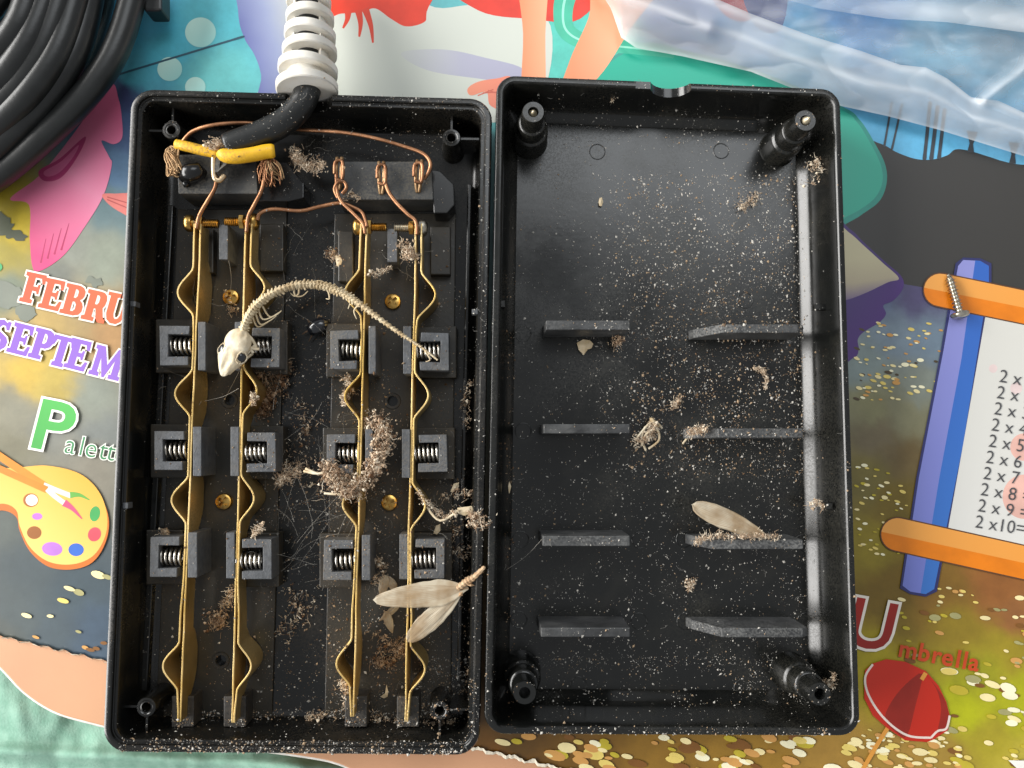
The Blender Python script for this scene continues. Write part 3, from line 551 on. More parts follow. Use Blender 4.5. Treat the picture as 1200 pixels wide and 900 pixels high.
for (x0, y0), (x1, y1), sg, pk, amp in COLS:
    N = 150; A, B, zt, za, zb = [], [], [], [], []
    for i in range(N + 1):
        y = y0 + (y1 - y0) * i / N; xs = x0 + (x1 - x0) * i / N
        gap = 2.6 + 4.4 * (1 - smooth(330, 395, y)) + 2.2 * smooth(670, 735, y) * (1 - smooth(800, 842, y))
        wob = 1.1 * mnoise.noise((y / 90, x0, 0)) + .35 * mnoise.noise((y / 25, x0, 5)); amp_ = amp * (1 + .16 * mnoise.noise((y / 60, x0, 9)))
        A.append(P(xs + wob, y, ZS)); bb = bumpf(y, pk, 28); B.append(P(xs + wob + sg * (gap + amp_ * bb), y, ZS))
        zt.append(ZS); tb = bumpf(y, pk, 40) ** .5; za.append(8.6 - 4.6 * min(1, tb * 1.1)); zb.append(8.6 - 4.9 * min(1, tb * 1.1))
    ribbon(A, zt, za, .56).build('contact_strip', brass_m, base, autosm=50, bevel=.1)
    ribbon(B, [z + .15 for z in zt], zb, .56).build('bowed_contact_strip', brass_m, base, autosm=50, bevel=.1)
    xe = x1 - 10; MB().pxbox(xe, 816, xe + 26, 852, 11, FL).build('end_post', mat('end_post', (.010, .010, .010), .5, c2=(.035, .03, .025), vscale=900, bump=.3, grime=.6), base, bevel=.3)
# spring holders: (C block, opening side), bar
HOLD = [((187, 382, 222, 428), -1, (232, 377, 241, 434)), ((181, 505, 216, 551), -1, (226, 500, 236, 558)), ((176, 629, 210, 676), -1, (220, 624, 231, 677)),
        ((295, 384, 328, 430), 1, (275, 377, 284, 434)), ((290, 507, 323, 553), 1, (270, 500, 280, 558)), ((284, 632, 318, 679), 1, (265, 624, 275, 678)),
        ((387, 387, 420, 433), -1, (432, 382, 440.5, 438)), ((383, 509, 416, 555), -1, (428, 503, 437, 560)), ((379, 633, 414, 680), -1, (424, 627, 434, 680)),
        ((493, 390, 526, 434), 1, (472.5, 382, 482, 438)), ((491, 509, 524, 553), 1, (471, 503, 480.5, 560)), ((487, 632, 521, 678), 1, (468, 626, 478, 679))]
for (x0, y0, x1, y1), sg, bar in HOLD:
    th = 10; zt = 16.6
    if sg < 0: q = [(x0, y0), (x1, y0), (x1, y0 + th), (x0 + th, y0 + th), (x0 + th, y1 - th), (x1 - 2, y1 - th), (x1 - 2, y1), (x0, y1)]
    else: q = [(x1, y0), (x0, y0), (x0, y0 + th), (x1 - th, y0 + th), (x1 - th, y1 - th), (x0 - 1, y1 - th), (x0 - 1, y1), (x1, y1)]
    zt += random.uniform(-.35, .25); ja = random.uniform(-.02, .02); q = [(x - (y - (y0 + y1) / 2) * ja + random.uniform(-.5, .5), y + (x - (x0 + x1) / 2) * ja + random.uniform(-.5, .5)) for x, y in q]
    ho = MB().prism([(P(x, y, zt).x, P(x, y, zt).y) for x, y in q], FL, zt).build('spring_holder', hold_m, base, bevel=.22)
    MB().pxbox(*bar, zt - .3, FL).build('stop_bar', hold_m, ho, bevel=.22)
    e0, e1 = (x0 - 5, x1 + 4) if sg < 0 else (x0 - 4, x1 + 9)
    MB().pxbox(e0, y0 - 8, e1, y1 + 9, 8, FL).build('holder_plinth', bed_m, ho, bevel=.4)
    xa, xb = (x0 + th, x1 + 5) if sg < 0 else (x0 - 5, x1 - th); yc = (y0 + y1) / 2; zc = 13.0
    a, b = P(xa, yc + random.uniform(-2, 2), zc), P(xb, yc + random.uniform(-1.5, 1.5), zc + random.uniform(-.4, .4)); d = b - a; L = d.length; d.normalize(); nn = Vector((-d.y, d.x, 0)); pts = []; T = 5.5
    for i in range(int(T * 16) + 1):
        t = i / 16; pts.append(a + d * (L * t / T) + (nn * cos(2 * pi * t) + Vector((0, 0, 1)) * sin(2 * pi * t)) * 2.75)
    MB().tube(pts, .42, 7).build('spring', steel_m, ho, smooth=True)
# floor screws and holes
def cross_head(c, r, h, mname, parent, tilt=(0, 0, 1), rot=.3, pname='screw'):
    hd = MB().lathe(c, tilt, [(r, -1), (r, h * .45), (r * .93, h * .75), (r * .75, h * .95), (r * .4, h * 1.05), (0, h * 1.08)], 28).build(pname, mname, parent)
    cs = []
    for k in range(2):
        a = rot + k * pi / 2; ux, uy = cos(a), sin(a); L, t = r * .66, r * .19
        q = [(c.x + ux * s * L - uy * w_ * t, c.y + uy * s * L + ux * w_ * t) for s, w_ in ((-1, -1), (1, -1), (1, 1), (-1, 1))]
        cs.append(MB().prism(q, c.z - h * .6, c.z + h * 2).build('cut', mname, parent))
    boolean(hd, cs); hd.data.polygons.foreach_set('use_smooth', [True] * len(hd.data.polygons)); hd.data.set_sharp_from_angle(angle=radians(35)); return hd
for x, y, r in ((270, 348, .2), (460, 353, .7), (261.5, 588, .9), (456, 589, .4)):
    cross_head(P(x, y, 5.0) - Vector((0, 0, .9)), 2.75, 1.1, brass2_m, base, rot=r)
for x, y in ((269, 469), (460, 470), (259, 774), (453, 774)):
    c = P(x, y, 3.4); mb = MB().lathe((c.x, c.y, 3.35), (0, 0, 1), [(2.9, 0), (2.7, .35), (1.85, .3), (1.78, -1)], 24); mb.f = mb.f[:-2]; mb.build('screw_hole_collar', bed_m, base, autosm=50)
# horizontal clamp screws at the strip tops
for x, y, d, col, hx in ((231, 262, 1, brass2_m, 224), (289, 260, -1, brass2_m, 302), (428, 266, 1, brass2_m, 419), (487, 267, -1, zinc_m, 499)):
    c = P(x, y, 13.2); ax = Vector((d, 0, 0)); pr = [(0, -2.6)] if False else []
    L = 7.2; prof = [(.4, L)]; s = L
    k = 0
    while s > 0: prof.append((1.55 if k % 2 else 1.2, s)); s -= .32; k += 1
    prof = prof[::-1]; hd = [(0, -4.2), (1.9, -4.0), (2.8, -3.2), (2.9, -2.2), (2.7, -1.4), (1.5, -1.3)]
    so = MB().lathe(c, ax, hd + prof, 18).build('clamp_screw', col, base, autosm=60)
    MB().lathe(c + ax * 1.0, ax, [(1.5, -.3), (2.5, -.3), (2.5, 1.1), (1.5, 1.1)], 6).build('nut', brass2_m, so)
for x0, y0, x1, y1 in ((256.5, 263, 267, 304), (454, 268, 465.5, 307)):
    MB().pxbox(x0, y0, x1, y1, 13.5, FL).build('divider', hold_m, base, bevel=.2)
for x0, y0, x1, y1 in ((304, 262, 332, 318), (504, 265, 528, 322), (396, 270, 414, 330), (240, 268, 250, 320)):
    MB().pxbox(x0, y0, x1, y1, 7, FL).build('plinth', bed_m, base, bevel=.4)
# terminal blocks
tb = MB().pxbox(207, 181, 300, 227, 15.5, FL, sh=2).build('terminal_block', block_m, base, bevel=.3)
MB().prism([(P(x, y, 12).x, P(x, y, 12).y) for x, y in ((300, 184), (336, 190), (356, 214), (356, 232), (338, 236), (300, 236))], FL, 12).build('block_end', black_m, tb, bevel=.4)
tb2 = MB().pxbox(391, 189, 505, 234, 15.5, FL, sh=3).build('terminal_block', block_m, base, bevel=.3)
MB().prism([(P(x, y, 13).x, P(x, y, 13).y) for x, y in ((505, 198), (516, 200), (532, 216), (533, 240), (524, 250), (508, 250))], FL, 13).build('block_end', black_m, tb2, bevel=.4)
mb = MB().tube([P(213, 207, 18), P(222, 203, 19), P(232, 201, 19), P(239, 204, 17)], [2.2, 3.2, 3.0, 1.6], 12); mb.tube([P(214, 199, 19), P(232, 196, 19.5)], [1.3, 1.5], 8); mb.tube([P(217, 212, 17), P(219, 219, 16)], [1.3, 1], 8)
mb.build('switch_toggle', black_m, tb, smooth=True)
for x, y, ang in ((397, 200, .05), (447, 205, 0), (490, 203, .1)):
    mb = MB(); c = P(x, y, 17)
    for k, (dx, rr) in enumerate(((-.9, .38), (.9, .38))):
        mb.tube(cat_rom([P(x + dx * 3 + ang * 20, y - 15, 17), P(x + dx * 3.4, y - 2, 18.6), P(x + dx * 2.6, y + 14, 17), P(x + dx * 1.0, y + 22, 15.6)], 5), [rr * 1.6] * 16, 8)
    mb.build('terminal_lug', strand_m, tb2, smooth=True)
    MB().tube(cat_rom([P(x - 5, y + 4, 18.8), P(x - 4, y - 10, 19), P(x + 4, y - 11, 19), P(x + 5, y + 3, 18.8), P(x + 3, y + 11, 18.4), P(x - 4, y + 9, 18.4)], 6, False), .58, 8).build('wire_hook', copper_m, tb2, smooth=True)
mb = MB().tube(cat_rom([P(251, 176, 20), P(250.5, 196, 19.5), P(252, 209, 19), P(258, 211, 18.6), P(263, 205, 18.5)], 6), .95, 8); mb.build('terminal_lug', mat('tin_lug', (.6, .45, .28), .35, .9, var=.2), tb, smooth=True)
mb = MB().tube(cat_rom([P(258, 178, 20.5), P(255, 200, 20), P(258, 199, 20), P(270, 189, 20)], 4), 1.0, 4); mb.build('terminal_lug', block_m, tb)
# copper wires
WIRES = [[(214, 166, 17), (226, 154, 18), (250, 146.5, 19), (285, 144, 18), (320, 147, 14), (352, 152, 15), (400, 155, 17), (440, 162, 18), (475, 172, 18.5), (496, 180, 19), (504, 190, 19), (503, 200, 18.5), (497, 210, 17.5)],
         [(254, 206, 18.5), (252, 220, 18), (243, 236, 17.5), (234, 252, 17), (230, 268, 16.6)], [(311, 200, 18), (307, 222, 18), (298, 240, 17.5), (291, 254, 17), (289, 272, 16.6)],
         [(302, 258, 15), (305, 250, 15.5), (320, 245, 15.5), (352, 247, 15.5), (375, 242, 15.5), (398, 238, 16), (414, 243, 16), (425, 250, 16), (430, 266, 16.5)],
         [(394, 196, 18.5), (395, 222, 18), (400, 236, 17.5), (414, 250, 17.2), (425, 262, 16.8), (428, 274, 16.4)], [(396, 232, 17.5), (392, 222, 18), (396, 214, 18.4), (403, 213, 18.3), (406, 220, 18), (401, 227, 17.8)],
         [(450, 208, 18.3), (455, 224, 18), (465, 238, 17.5), (478, 251, 17.2), (487, 259, 17), (489, 275, 16.4)]]
for i, wv in enumerate(WIRES): MB().tube(path(wv, 8), .66 if i not in (4, 5) else .6, 10).build('copper_wire', copper_m, base, smooth=True)
# frayed strands
def strands(c0, c1, n, spread, parent, z0, z1, bow, m_):
    mb = MB()
    for k in range(n):
        a, b = random.gauss(0, spread), random.gauss(0, spread); u = random.uniform(-1, 1)
        mb.tube(cat_rom([P(c0[0] + a * .5, c0[1] + b * .3, z0 + random.uniform(-.5, .8)), P((c0[0] + c1[0]) / 2 + a + u * bow, (c0[1] + c1[1]) / 2 + b, (z0 + z1) / 2 + random.uniform(-.8, 1.2)), P(c1[0] + a * 1.1, c1[1] + random.uniform(-4, 4), z1 + random.uniform(-.8, .8))], 5), .20, 5)
    return mb.build('frayed_strands', m_, parent, smooth=True)
mb = MB()
for k in range(34):
    cx, cy = 203 + random.gauss(0, 1.6), 189 + random.gauss(0, 1.5); rx, ry = random.uniform(3, 8.5), random.uniform(9, 18); ph = random.uniform(0, 6.28); tl_ = random.uniform(-.35, .25); n_ = random.randint(8, 14); q = []
    for i in range(n_ + 1):
        a = ph + 2 * pi * i / 13; x_, y_ = rx * cos(a) * (.55 + .45 * abs(sin(a * 1.0 + .4))), ry * sin(a); q.append(P(cx + x_ * cos(tl_) - y_ * sin(tl_), cy + x_ * sin(tl_) + y_ * cos(tl_), 19.4 + 1.2 * cos(a + k) + random.uniform(-.3, .5)))
    mb.tube(cat_rom(q, 3), .24, 5)
mb.build('frayed_strands', strand_m, base, smooth=True)
strands((206, 172), (200, 196), 12, 2.6, base, 20, 19.6, 5, strand_m); strands((196, 178), (209, 200), 22, 2.6, base, 21, 20.5, 3, strand_m)
strands((314, 184), (315, 216), 22, 5.0, base, 19.5, 17, 9, copper_m)
strands((312, 185), (326, 208), 22, 4.5, base, 19.5, 17.5, 4, strand_m)
MB().tube(path([(207, 169.5, 20), (220, 172, 20.6), (236, 176, 20.6), (256, 180, 20.3)], 5), [1.7] * 15 + [1.6], 14).build('yellow_sleeve', yellow_m, base, smooth=True)
MB().tube(path([(261, 178, 22), (264, 182, 22.2), (276, 183.5, 22.3), (296, 181, 22), (312, 177.5, 21.4), (322, 177, 20.8)], 5), [1.5, 2.1] + [2.35] * 22 + [2.2, 1.9], 14).build('yellow_sleeve', yellow_m, base, smooth=True)
# cord and strain relief
CZ = 20.0
cord_pts = path([(362, -40, 15), (362, 30, 17.5), (362, 80, 20), (361, 103, 20.5), (352, 124, 20.3), (334, 142, 20), (308, 156, 20), (266, 172, 19.8)], 10)
MB().tube(cord_pts, [4.3] * (len(cord_pts) - 2) + [4.25, 4.1], 24).build('power_cord', rubber_m, base, smooth=True)
relief = None
rings = [(103.5, 360, 38.5), (82.5, 361, 37), (61.5, 363, 34), (42, 363.5, 32), (22.5, 363.5, 30), (3, 362, 28), (-17, 361, 26), (-37, 361, 25)]
def rax(i):
    y, x, hw = rings[i]; z = 20.0 - .9 * i; c = P(x, y, z); r = hw * (DIST - z) / F_PX * .95; return c, r
mb = MB()
for i in range(len(rings) - 1):
    c0, r0 = rax(i); c1, r1 = rax(i + 1); ax = (c1 - c0); L = ax.length; ax.normalize(); u = Vector((1, 0, 0)); u = (u - ax * u.dot(ax)).normalized(); v = ax.cross(u)
    for a0, a1 in (((-42, 42), (138, 222)) if i else ((-180, 180),)):
        k = 14; ro, ri = r0 * .66, 4.6; vs = []
        for s in (1.0, L - .2):
            for j in range(k + 1):
                a = radians(a0 + (a1 - a0) * j / k)
                for rr in (ro, ri): vs.append(c0 + ax * s + (u * cos(a) + v * sin(a)) * rr)
        n2 = 2 * (k + 1); fs = []
        for j in range(k):
            a, b, c_, d_ = 2 * j, 2 * j + 1, 2 * j + 2, 2 * j + 3
            fs += [(a, c_, c_ + n2, a + n2), (b, d_, d_ + n2, b + n2), (a, b, d_, c_), (a + n2, b + n2, d_ + n2, c_ + n2)]
        fs += [(0, 1, 1 + n2, n2), (2 * k, 2 * k + 1, 2 * k + 1 + n2, 2 * k + n2)]
        mb.add(vs, fs)
relief = mb.build('strain_relief', cream_m, base, autosm=40)
for i in range(len(rings)):
    c0, r0 = rax(i); ax = (P(362, -40, 13.5) - P(360, 103, 20.0)).normalized() + Vector((.07 * (1 if i % 2 else -.2), 0, .05)); h = 1.45
    MB().lathe(c0 - ax.normalized() * h, ax, [(4.5, 0), (r0 * .96, 0), (r0, .35), (r0, 2 * h - .35), (r0 * .96, 2 * h), (4.5, 2 * h)], 40).build('ring', cream_m, relief, bevel=0, autosm=40)

# ================================================================== coiled cord
coil = empty('coiled_cord', P(40, 100, 0), 'thick black power cord coiled in a bundle at the top left corner', 'cord')
LOOPS = [([(126, -60, 6), (118, 0, 6), (100, 56, 6), (76, 96, 6), (30, 150, 6), (-50, 222, 6)], 4.3), ([(64, -60, 24), (54, 0, 24.5), (30, 56, 25), (-4, 100, 24), (-60, 146, 21)], 4.4), ([(98, -60, 20), (88, 0, 21), (68, 60, 22), (36, 108, 22), (0, 144, 20), (-60, 196, 16)], 4.4), ([(165, -60, 13), (152, 10, 14), (132, 66, 15), (98, 114, 15), (52, 160, 14), (8, 198, 12), (-60, 248, 10)], 4.35),
         ([(112, -60, 16), (104, 0, 17), (88, 60, 18), (58, 108, 18), (18, 152, 17), (-50, 214, 14)], 4.5), ([(100, -60, 8), (95, 10, 7), (92, 50, 6), (72, 104, 6), (36, 148, 6), (-40, 216, 5.5)], 4.4),
         ([(82, -60, 22), (70, 4, 23), (46, 64, 23), (12, 112, 22), (-60, 170, 19)], 4.5), ([(48, -60, 25), (36, -4, 26), (12, 46, 26), (-50, 104, 23)], 4.5), ([(14, -60, 25), (4, -20, 26), (-30, 30, 25), (-60, 60, 24)], 4.5),
         ([(60, -40, 12), (40, 60, 12), (0, 120, 11), (-60, 180, 9)], 4.6), ([(20, -60, 14), (0, 40, 14), (-60, 110, 12)], 4.6), ([(80, 20, 11), (56, 90, 11), (10, 140, 10), (-60, 200, 9)], 4.5)]
for pts, r in LOOPS: MB().tube(path(pts, 10), r, 20).build('cord_loop', rubber_m, coil, smooth=True)
MB().pxbox(168, -30, 189, 12, 13, 5).build('cord_clip', rubber_m, coil, bevel=.8)

# ================================================================== plastic bag
bag_m = bpy.data.materials.new('clear_film'); bag_m.use_nodes = True; nt = bag_m.node_tree; nt.nodes.remove(nt.nodes['Principled BSDF'])
out = nt.nodes['Material Output']; tr = nt.nodes.new('ShaderNodeBsdfTransparent'); tr.inputs[0].default_value = (.97, .98, .99, 1)
df = nt.nodes.new('ShaderNodeBsdfDiffuse'); df.inputs[0].default_value = (.93, .94, .95, 1); tl = nt.nodes.new('ShaderNodeBsdfTranslucent'); tl.inputs[0].default_value = (.95, .96, .97, 1)
gl = nt.nodes.new('ShaderNodeBsdfGlossy'); gl.inputs['Roughness'].default_value = .14
m1 = nt.nodes.new('ShaderNodeMixShader'); m1.inputs[0].default_value = .4; nt.links.new(df.outputs[0], m1.inputs[1]); nt.links.new(tl.outputs[0], m1.inputs[2])
at = nt.nodes.new('ShaderNodeAttribute'); at.attribute_name = 'milky'
m2 = nt.nodes.new('ShaderNodeMixShader'); nt.links.new(at.outputs['Fac'], m2.inputs[0]); nt.links.new(tr.outputs[0], m2.inputs[1]); nt.links.new(m1.outputs[0], m2.inputs[2])
fr = nt.nodes.new('ShaderNodeFresnel'); fr.inputs[0].default_value = 1.27
m3 = nt.nodes.new('ShaderNodeMixShader'); nt.links.new(fr.outputs[0], m3.inputs[0]); nt.links.new(m2.outputs[0], m3.inputs[1]); nt.links.new(gl.outputs[0], m3.inputs[2]); nt.links.new(m3.outputs[0], out.inputs[0])
bag = empty('plastic_bag', P(1000, 60, 0), 'crumpled clear plastic bag lying across the top right corner of the mat', 'plastic bag')
def lerp_edge(tbl, x):
    for (xa, ya), (xb, yb) in zip(tbl, tbl[1:]):
        if xa <= x <= xb: return ya + (yb - ya) * (x - xa) / (xb - xa)
    return tbl[-1][1] if x > tbl[-1][0] else tbl[0][1]
low_e = [(690, -30), (716, 10), (728, 44), (745, 56), (800, 66), (880, 84), (940, 108), (985, 124), (1040, 136), (1100, 152), (1200, 183), (1300, 214)]
fold1 = [(690, -60), (760, -30), (820, -10), (880, 16), (950, 42), (1010, 60), (1055, 76), (1085, 79), (1110, 92), (1138, 114), (1170, 118), (1200, 132), (1300, 170)]
fold2 = [(690, -70), (850, -20), (960, 10), (1040, 22), (1110, 26), (1200, 38), (1300, 40)]
def film(name, lo, hi, zf, milky, nx=240, ny=90):
    mb = MB(); mk = []
    for j in range(ny + 1):
        for i in range(nx + 1):
            x = 692 + 620 * i / nx; a = lerp_edge(lo, x); b = hi if not isinstance(hi, list) else lerp_edge(hi, x); y = a + (b - a) * j / ny
            z = max(.25, zf(x, y, j / ny)); mb.v.append(P(x, y, z)); mk.append(max(0, min(1, milky(x, y, j / ny))))
    mb.f = [(j * (nx + 1) + i, j * (nx + 1) + i + 1, (j + 1) * (nx + 1) + i + 1, (j + 1) * (nx + 1) + i) for j in range(ny) for i in range(nx)]; mb.m = [0] * len(mb.f)
    o = mb.build(name, bag_m, bag, smooth=True, recalc=False); a = o.data.attributes.new('milky', 'FLOAT', 'POINT'); a.data.foreach_set('value', mk); return o
def crease(x, y, x0, y0, x1, y1, wd):
    dx, dy = x1 - x0, y1 - y0; t = max(0, min(1, ((x - x0) * dx + (y - y0) * dy) / (dx * dx + dy * dy))); d = math.hypot(x - x0 - dx * t, y - y0 - dy * t); return exp(-(d / wd) ** 2)
def zmain(x, y, v):
    n = 2.0 * mnoise.noise((x / 110, y / 60, 1)) + 1.6 * abs(mnoise.noise((x / 60 + y / 80, y / 26 - x / 90, 4)))
    return 1.4 + n + 3.5 * smooth(0, .5, v) + 4 * crease(x, y, 1155, 116, 1215, 70, 9) + 3.5 * crease(x, y, 700, -10, 830, 30, 14)
def rag(x, y, s): return mnoise.noise((x / s, y / s * 1.6, 11))
film('film', low_e, -70, zmain, lambda x, y, v: .22 + .10 * rag(x, y, 60) + .10 * rag(x, y, 18) + .35 * crease(x, y, 1155, 116, 1215, 70, 7) + .30 * crease(x, y, 735, -5, 728, 52, 14) + .2 * crease(x, y, 860, 20, 1000, 90, 6) + .2 * crease(x, y, 780, 0, 850, 60, 12))
film('film_fold', low_e, fold1, lambda x, y, v: 2.0 + zmain(x, y, v) + 1.6 * sin(pi * v), lambda x, y, v: .38 + .12 * rag(x, y, 70) + .30 * exp(-((v - .93) / .07) ** 2) + .22 * exp(-((v - .55 - .1 * rag(x, 0, 80)) / .06) ** 2) + .15 * exp(-(v / .04) ** 2))
film('film_fold', fold2, -70, lambda x, y, v: 3.4 + zmain(x, y, .5) + 1.2 * sin(pi * v), lambda x, y, v: .16 + .10 * rag(x, y, 40) + .50 * exp(-((v - .12) / .13) ** 2) * smooth(900, 1150, x))

# ================================================================== loose screw on the mat
sx0, sx1 = P(1111, 321, 1.7), P(1126.5, 373, 3.0); d = sx1 - sx0; L = d.length
scr = empty('wood_screw', sx0 - Vector((0, 0, 1.7)), 'small steel screw lying on the orange printed bar of the mat', 'screw')
ax = d.normalized(); prof = [(0, 0), (.45, .5), (.75, 1.2)]; s = 1.4
u = ax.orthogonal().normalized(); v = ax.cross(u); mb = MB(); n = 24; vs = []; K = 220
for i in range(K + 1):
    s = L * .86 * i / K; taper = min(1, .25 + s / 3.2); 
    for j in range(n):
        a = 2 * pi * j / n; ph = ((s / 1.28) - j / n) % 1.0; r = (1.18 + .62 * max(0, 1 - abs(ph - .5) / .27)) * taper
        vs.append(sx0 + ax * s + (u * cos(a) + v * sin(a)) * r)
mb.add(vs, [(i * n + j, i * n + (j + 1) % n, (i + 1) * n + (j + 1) % n, (i + 1) * n + j) for i in range(K) for j in range(n)] + [tuple(range(n))[::-1]])
mb.build('threaded_shank', zinc_m, scr, smooth=True)
hc = sx0 + ax * (L * .86)
hd = MB().lathe(hc, ax, [(1.1, -.6), (1.3, 0), (2.9, .15), (3.2, .6), (3.1, 1.3), (2.6, 1.95), (1.5, 2.4), (0, 2.5)], 28).build('head', zinc_m, scr)
cs = []
for k in range(2):
    e = (u * cos(.5 + k * pi / 2) + v * sin(.5 + k * pi / 2)); f_ = ax.cross(e); q = []
    for sgn in (1.4, 4):
        for a_, b_ in ((-1, -1), (1, -1), (1, 1), (-1, 1)): q.append(hc + ax * sgn + e * a_ * 1.7 + f_ * b_ * .38)
    cs.append(MB().add(q, [(0, 1, 2, 3), (4, 5, 6, 7), (0, 1, 5, 4), (1, 2, 6, 5), (2, 3, 7, 6), (3, 0, 4, 7)]).build('cut', zinc_m, scr))
boolean(hd, cs); hd.data.polygons.foreach_set('use_smooth', [True] * len(hd.data.polygons)); hd.data.set_sharp_from_angle(angle=radians(35))

# ================================================================== gecko skeleton
gk = empty('gecko_skeleton', P(340, 380, 16), 'pale dried gecko skeleton with skull and curved spine lying over the brass strips', 'skeleton')
sp_px = [(285, 388, 20), (291, 372, 21), (302, 357, 21.5), (318, 345, 21), (340, 336, 20), (362, 333.5, 19), (382, 336, 18.6), (402, 344, 18.6), (420, 355, 18.8), (440, 370, 18.6), (462, 386, 18.6), (480, 398, 18.6), (498, 410, 18.4), (513, 422, 17.8)]
sp = path(sp_px, 10); N = len(sp)
mb = MB(); rad = [1.22 - .84 * smooth(.45, 1.0, i / (N - 1)) for i in range(N)]
mb.tube(sp, [r * (.85 + .15 * sin(i * 1.9)) for i, r in enumerate(rad)], 8)
for i in range(1, N - 6, 2):
    t = (sp[i + 1] - sp[i - 1]).normalized(); s = Vector((-t.y, t.x, 0)).normalized(); r = rad[i]
    mb.lathe(sp[i] - t * .35 * r, t, [(r * .7, 0), (r * 1.25, r * .35), (r * .8, r * .8)], 8, jit=.12)
    for k in (-1, 1):
        e = sp[i] + s * k * r * random.uniform(.95, 1.6) + Vector((0, 0, random.uniform(-.3, .5))) + t * r * .5; mb.tube([sp[i], e], [r * .5, r * random.uniform(.12, .3)], 5)
    mb.tube([sp[i], sp[i] + Vector((0, 0, r * 1.5)) + t * r * .6], [r * .4, r * .15], 5)
mb.build('spine', bone_m, gk, smooth=True)
for q in ([(302, 360, 21), (308, 374, 19.5), (322, 370, 19), (330, 364, 19)], [(299, 366, 21), (305, 380, 19), (316, 376, 18.6), (324, 370, 18.8)], [(296, 372, 21), (302, 383, 19), (314, 378, 18.4)], [(306, 356, 21), (316, 371, 19), (327, 366, 18.6)],
          [(344, 336, 20), (346, 346, 19), (354, 347, 18.6), (361, 341, 18.8)], [(350, 335, 20), (350, 344, 19.2), (345, 347, 18.8), (340, 343, 18.8)], [(376, 336, 18.8), (384, 341, 18.6), (386, 350, 18.2), (382, 350, 18)], [(362, 333, 19.4), (374, 329, 19.4), (384, 333, 19)], [(400, 344, 18.6), (410, 352, 17.6), (408, 362, 17)],
          [(498, 411, 18.2), (504, 421, 17.6), (499, 424, 17.4)], [(422, 356, 18.8), (415, 364, 18), (418, 374, 17)]):
    pp = path(q, 6); MB().tube(pp, [.36 - .22 * i / (len(pp) - 1) for i in range(len(pp))], 6).build('rib_bone', bone_m, gk, smooth=True)
# skull: cross-sections from the back of the cranium to the snout
S0, S1 = P(286, 386, 20), P(260.5, 441, 19); ax = (S1 - S0); L = ax.length; ax.normalize(); sd = Vector((-ax.y, ax.x, 0)).normalized(); upv = sd.cross(ax) * -1
if upv.z < 0: upv = -upv
prof = [(0, .8, .8), (.04, 2.2, 1.6), (.12, 3.3, 2.3), (.22, 3.8, 2.6), (.32, 3.9, 2.7), (.40, 3.6, 2.7), (.48, 3.6, 2.7), (.56, 3.9, 2.6), (.64, 3.8, 2.4), (.72, 3.2, 2.0), (.80, 2.5, 1.7), (.88, 1.8, 1.4), (.95, 1.15, 1.0), (1, .45, .5)]
mb = MB(); n = 28
for t, wd, h in prof:
    c = S0 + ax * (L * t)
    for j in range(n):
        a = 2 * pi * j / n; ca_, sa_ = cos(a), sin(a); x = wd * 1.14 * ca_; z = h * sa_ * (1 if sa_ > 0 else .7)
        if sa_ > .2 and .35 < t < .75: z -= .45 * exp(-(x / 1.0) ** 2)        # furrow between the eyes
        if sa_ > .0:
            z += .55 * mnoise.noise((x * .9, t * 14, 3)) + .25 * mnoise.noise((x * 2.2, t * 34, 6)) - .55 * exp(-((t - .40) / .035) ** 2) - .4 * exp(-((t - .80) / .05) ** 2 - (x / 1.1) ** 2)
            z += .5 * exp(-((abs(x) - 1.5) / .5) ** 2) * (1 if .5 < t < .95 else 0)
        mb.v.append(c + sd * x + upv * z)
k = len(prof); mb.f = [(i * n + j, i * n + (j + 1) % n, (i + 1) * n + (j + 1) % n, (i + 1) * n + j) for i in range(k - 1) for j in range(n)] + [tuple(range(n))[::-1], tuple(range((k - 1) * n, k * n))]; mb.m = [0] * len(mb.f)
sk = mb.build('skull', bone2_m, gk, smooth=True)
ss = sk.modifiers.new('s', 'SUBSURF'); ss.levels = 1; ss.render_levels = 2
for sg in (1, -1):
    c = S0 + ax * (L * .52) + sd * sg * 3.45 + upv * 1.05
    ring = [c + (ax * cos(a) * 1.9 + (sd * sg * .7 + upv * -.5).normalized() * sin(a) * 1.6 + Vector((random.gauss(0, .1), random.gauss(0, .1), random.gauss(0, .1)))) + (sd * sg * .5 + upv * .7).normalized() * .25 for a in [2 * pi * i / 24 for i in range(25)]]
    eo = MB().lathe(c - (sd * sg * .5 + upv * .8).normalized() * .9, (sd * sg * .5 + upv * .8), [(1.75, 0), (1.7, .6), (1.45, 1.1), (.8, 1.4), (0, 1.5)], 22, jit=.10).build('eye_socket', mat('dry_eye', (.015, .017, .02), .15, coat=.5), sk, smooth=True)
    if sg > 0 or True: MB().tube(ring, .24 if sg * (sd.x) > 0 else .12, 7).build('eye_rim', bone2_m, sk, smooth=True)
mb = MB()
for q in ([(284, 392, 20), (292, 394, 20), (299, 404, 19), (300, 410, 18.6)], [(299, 404, 19), (292, 412, 18.6), (284, 420, 18.4), (274, 430, 18.2)], [(290, 398, 19.5), (292, 406, 19), (297, 414, 18.6)], [(286, 402, 19.4), (294, 408, 19), (304, 409, 18.6)], [(268, 438, 17.6), (284, 424, 17.6), (296, 414, 17.8)]):
    mb.tube(path(q, 6), .5, 7)
mb.build('jaw_bone', bone2_m, sk, smooth=True)
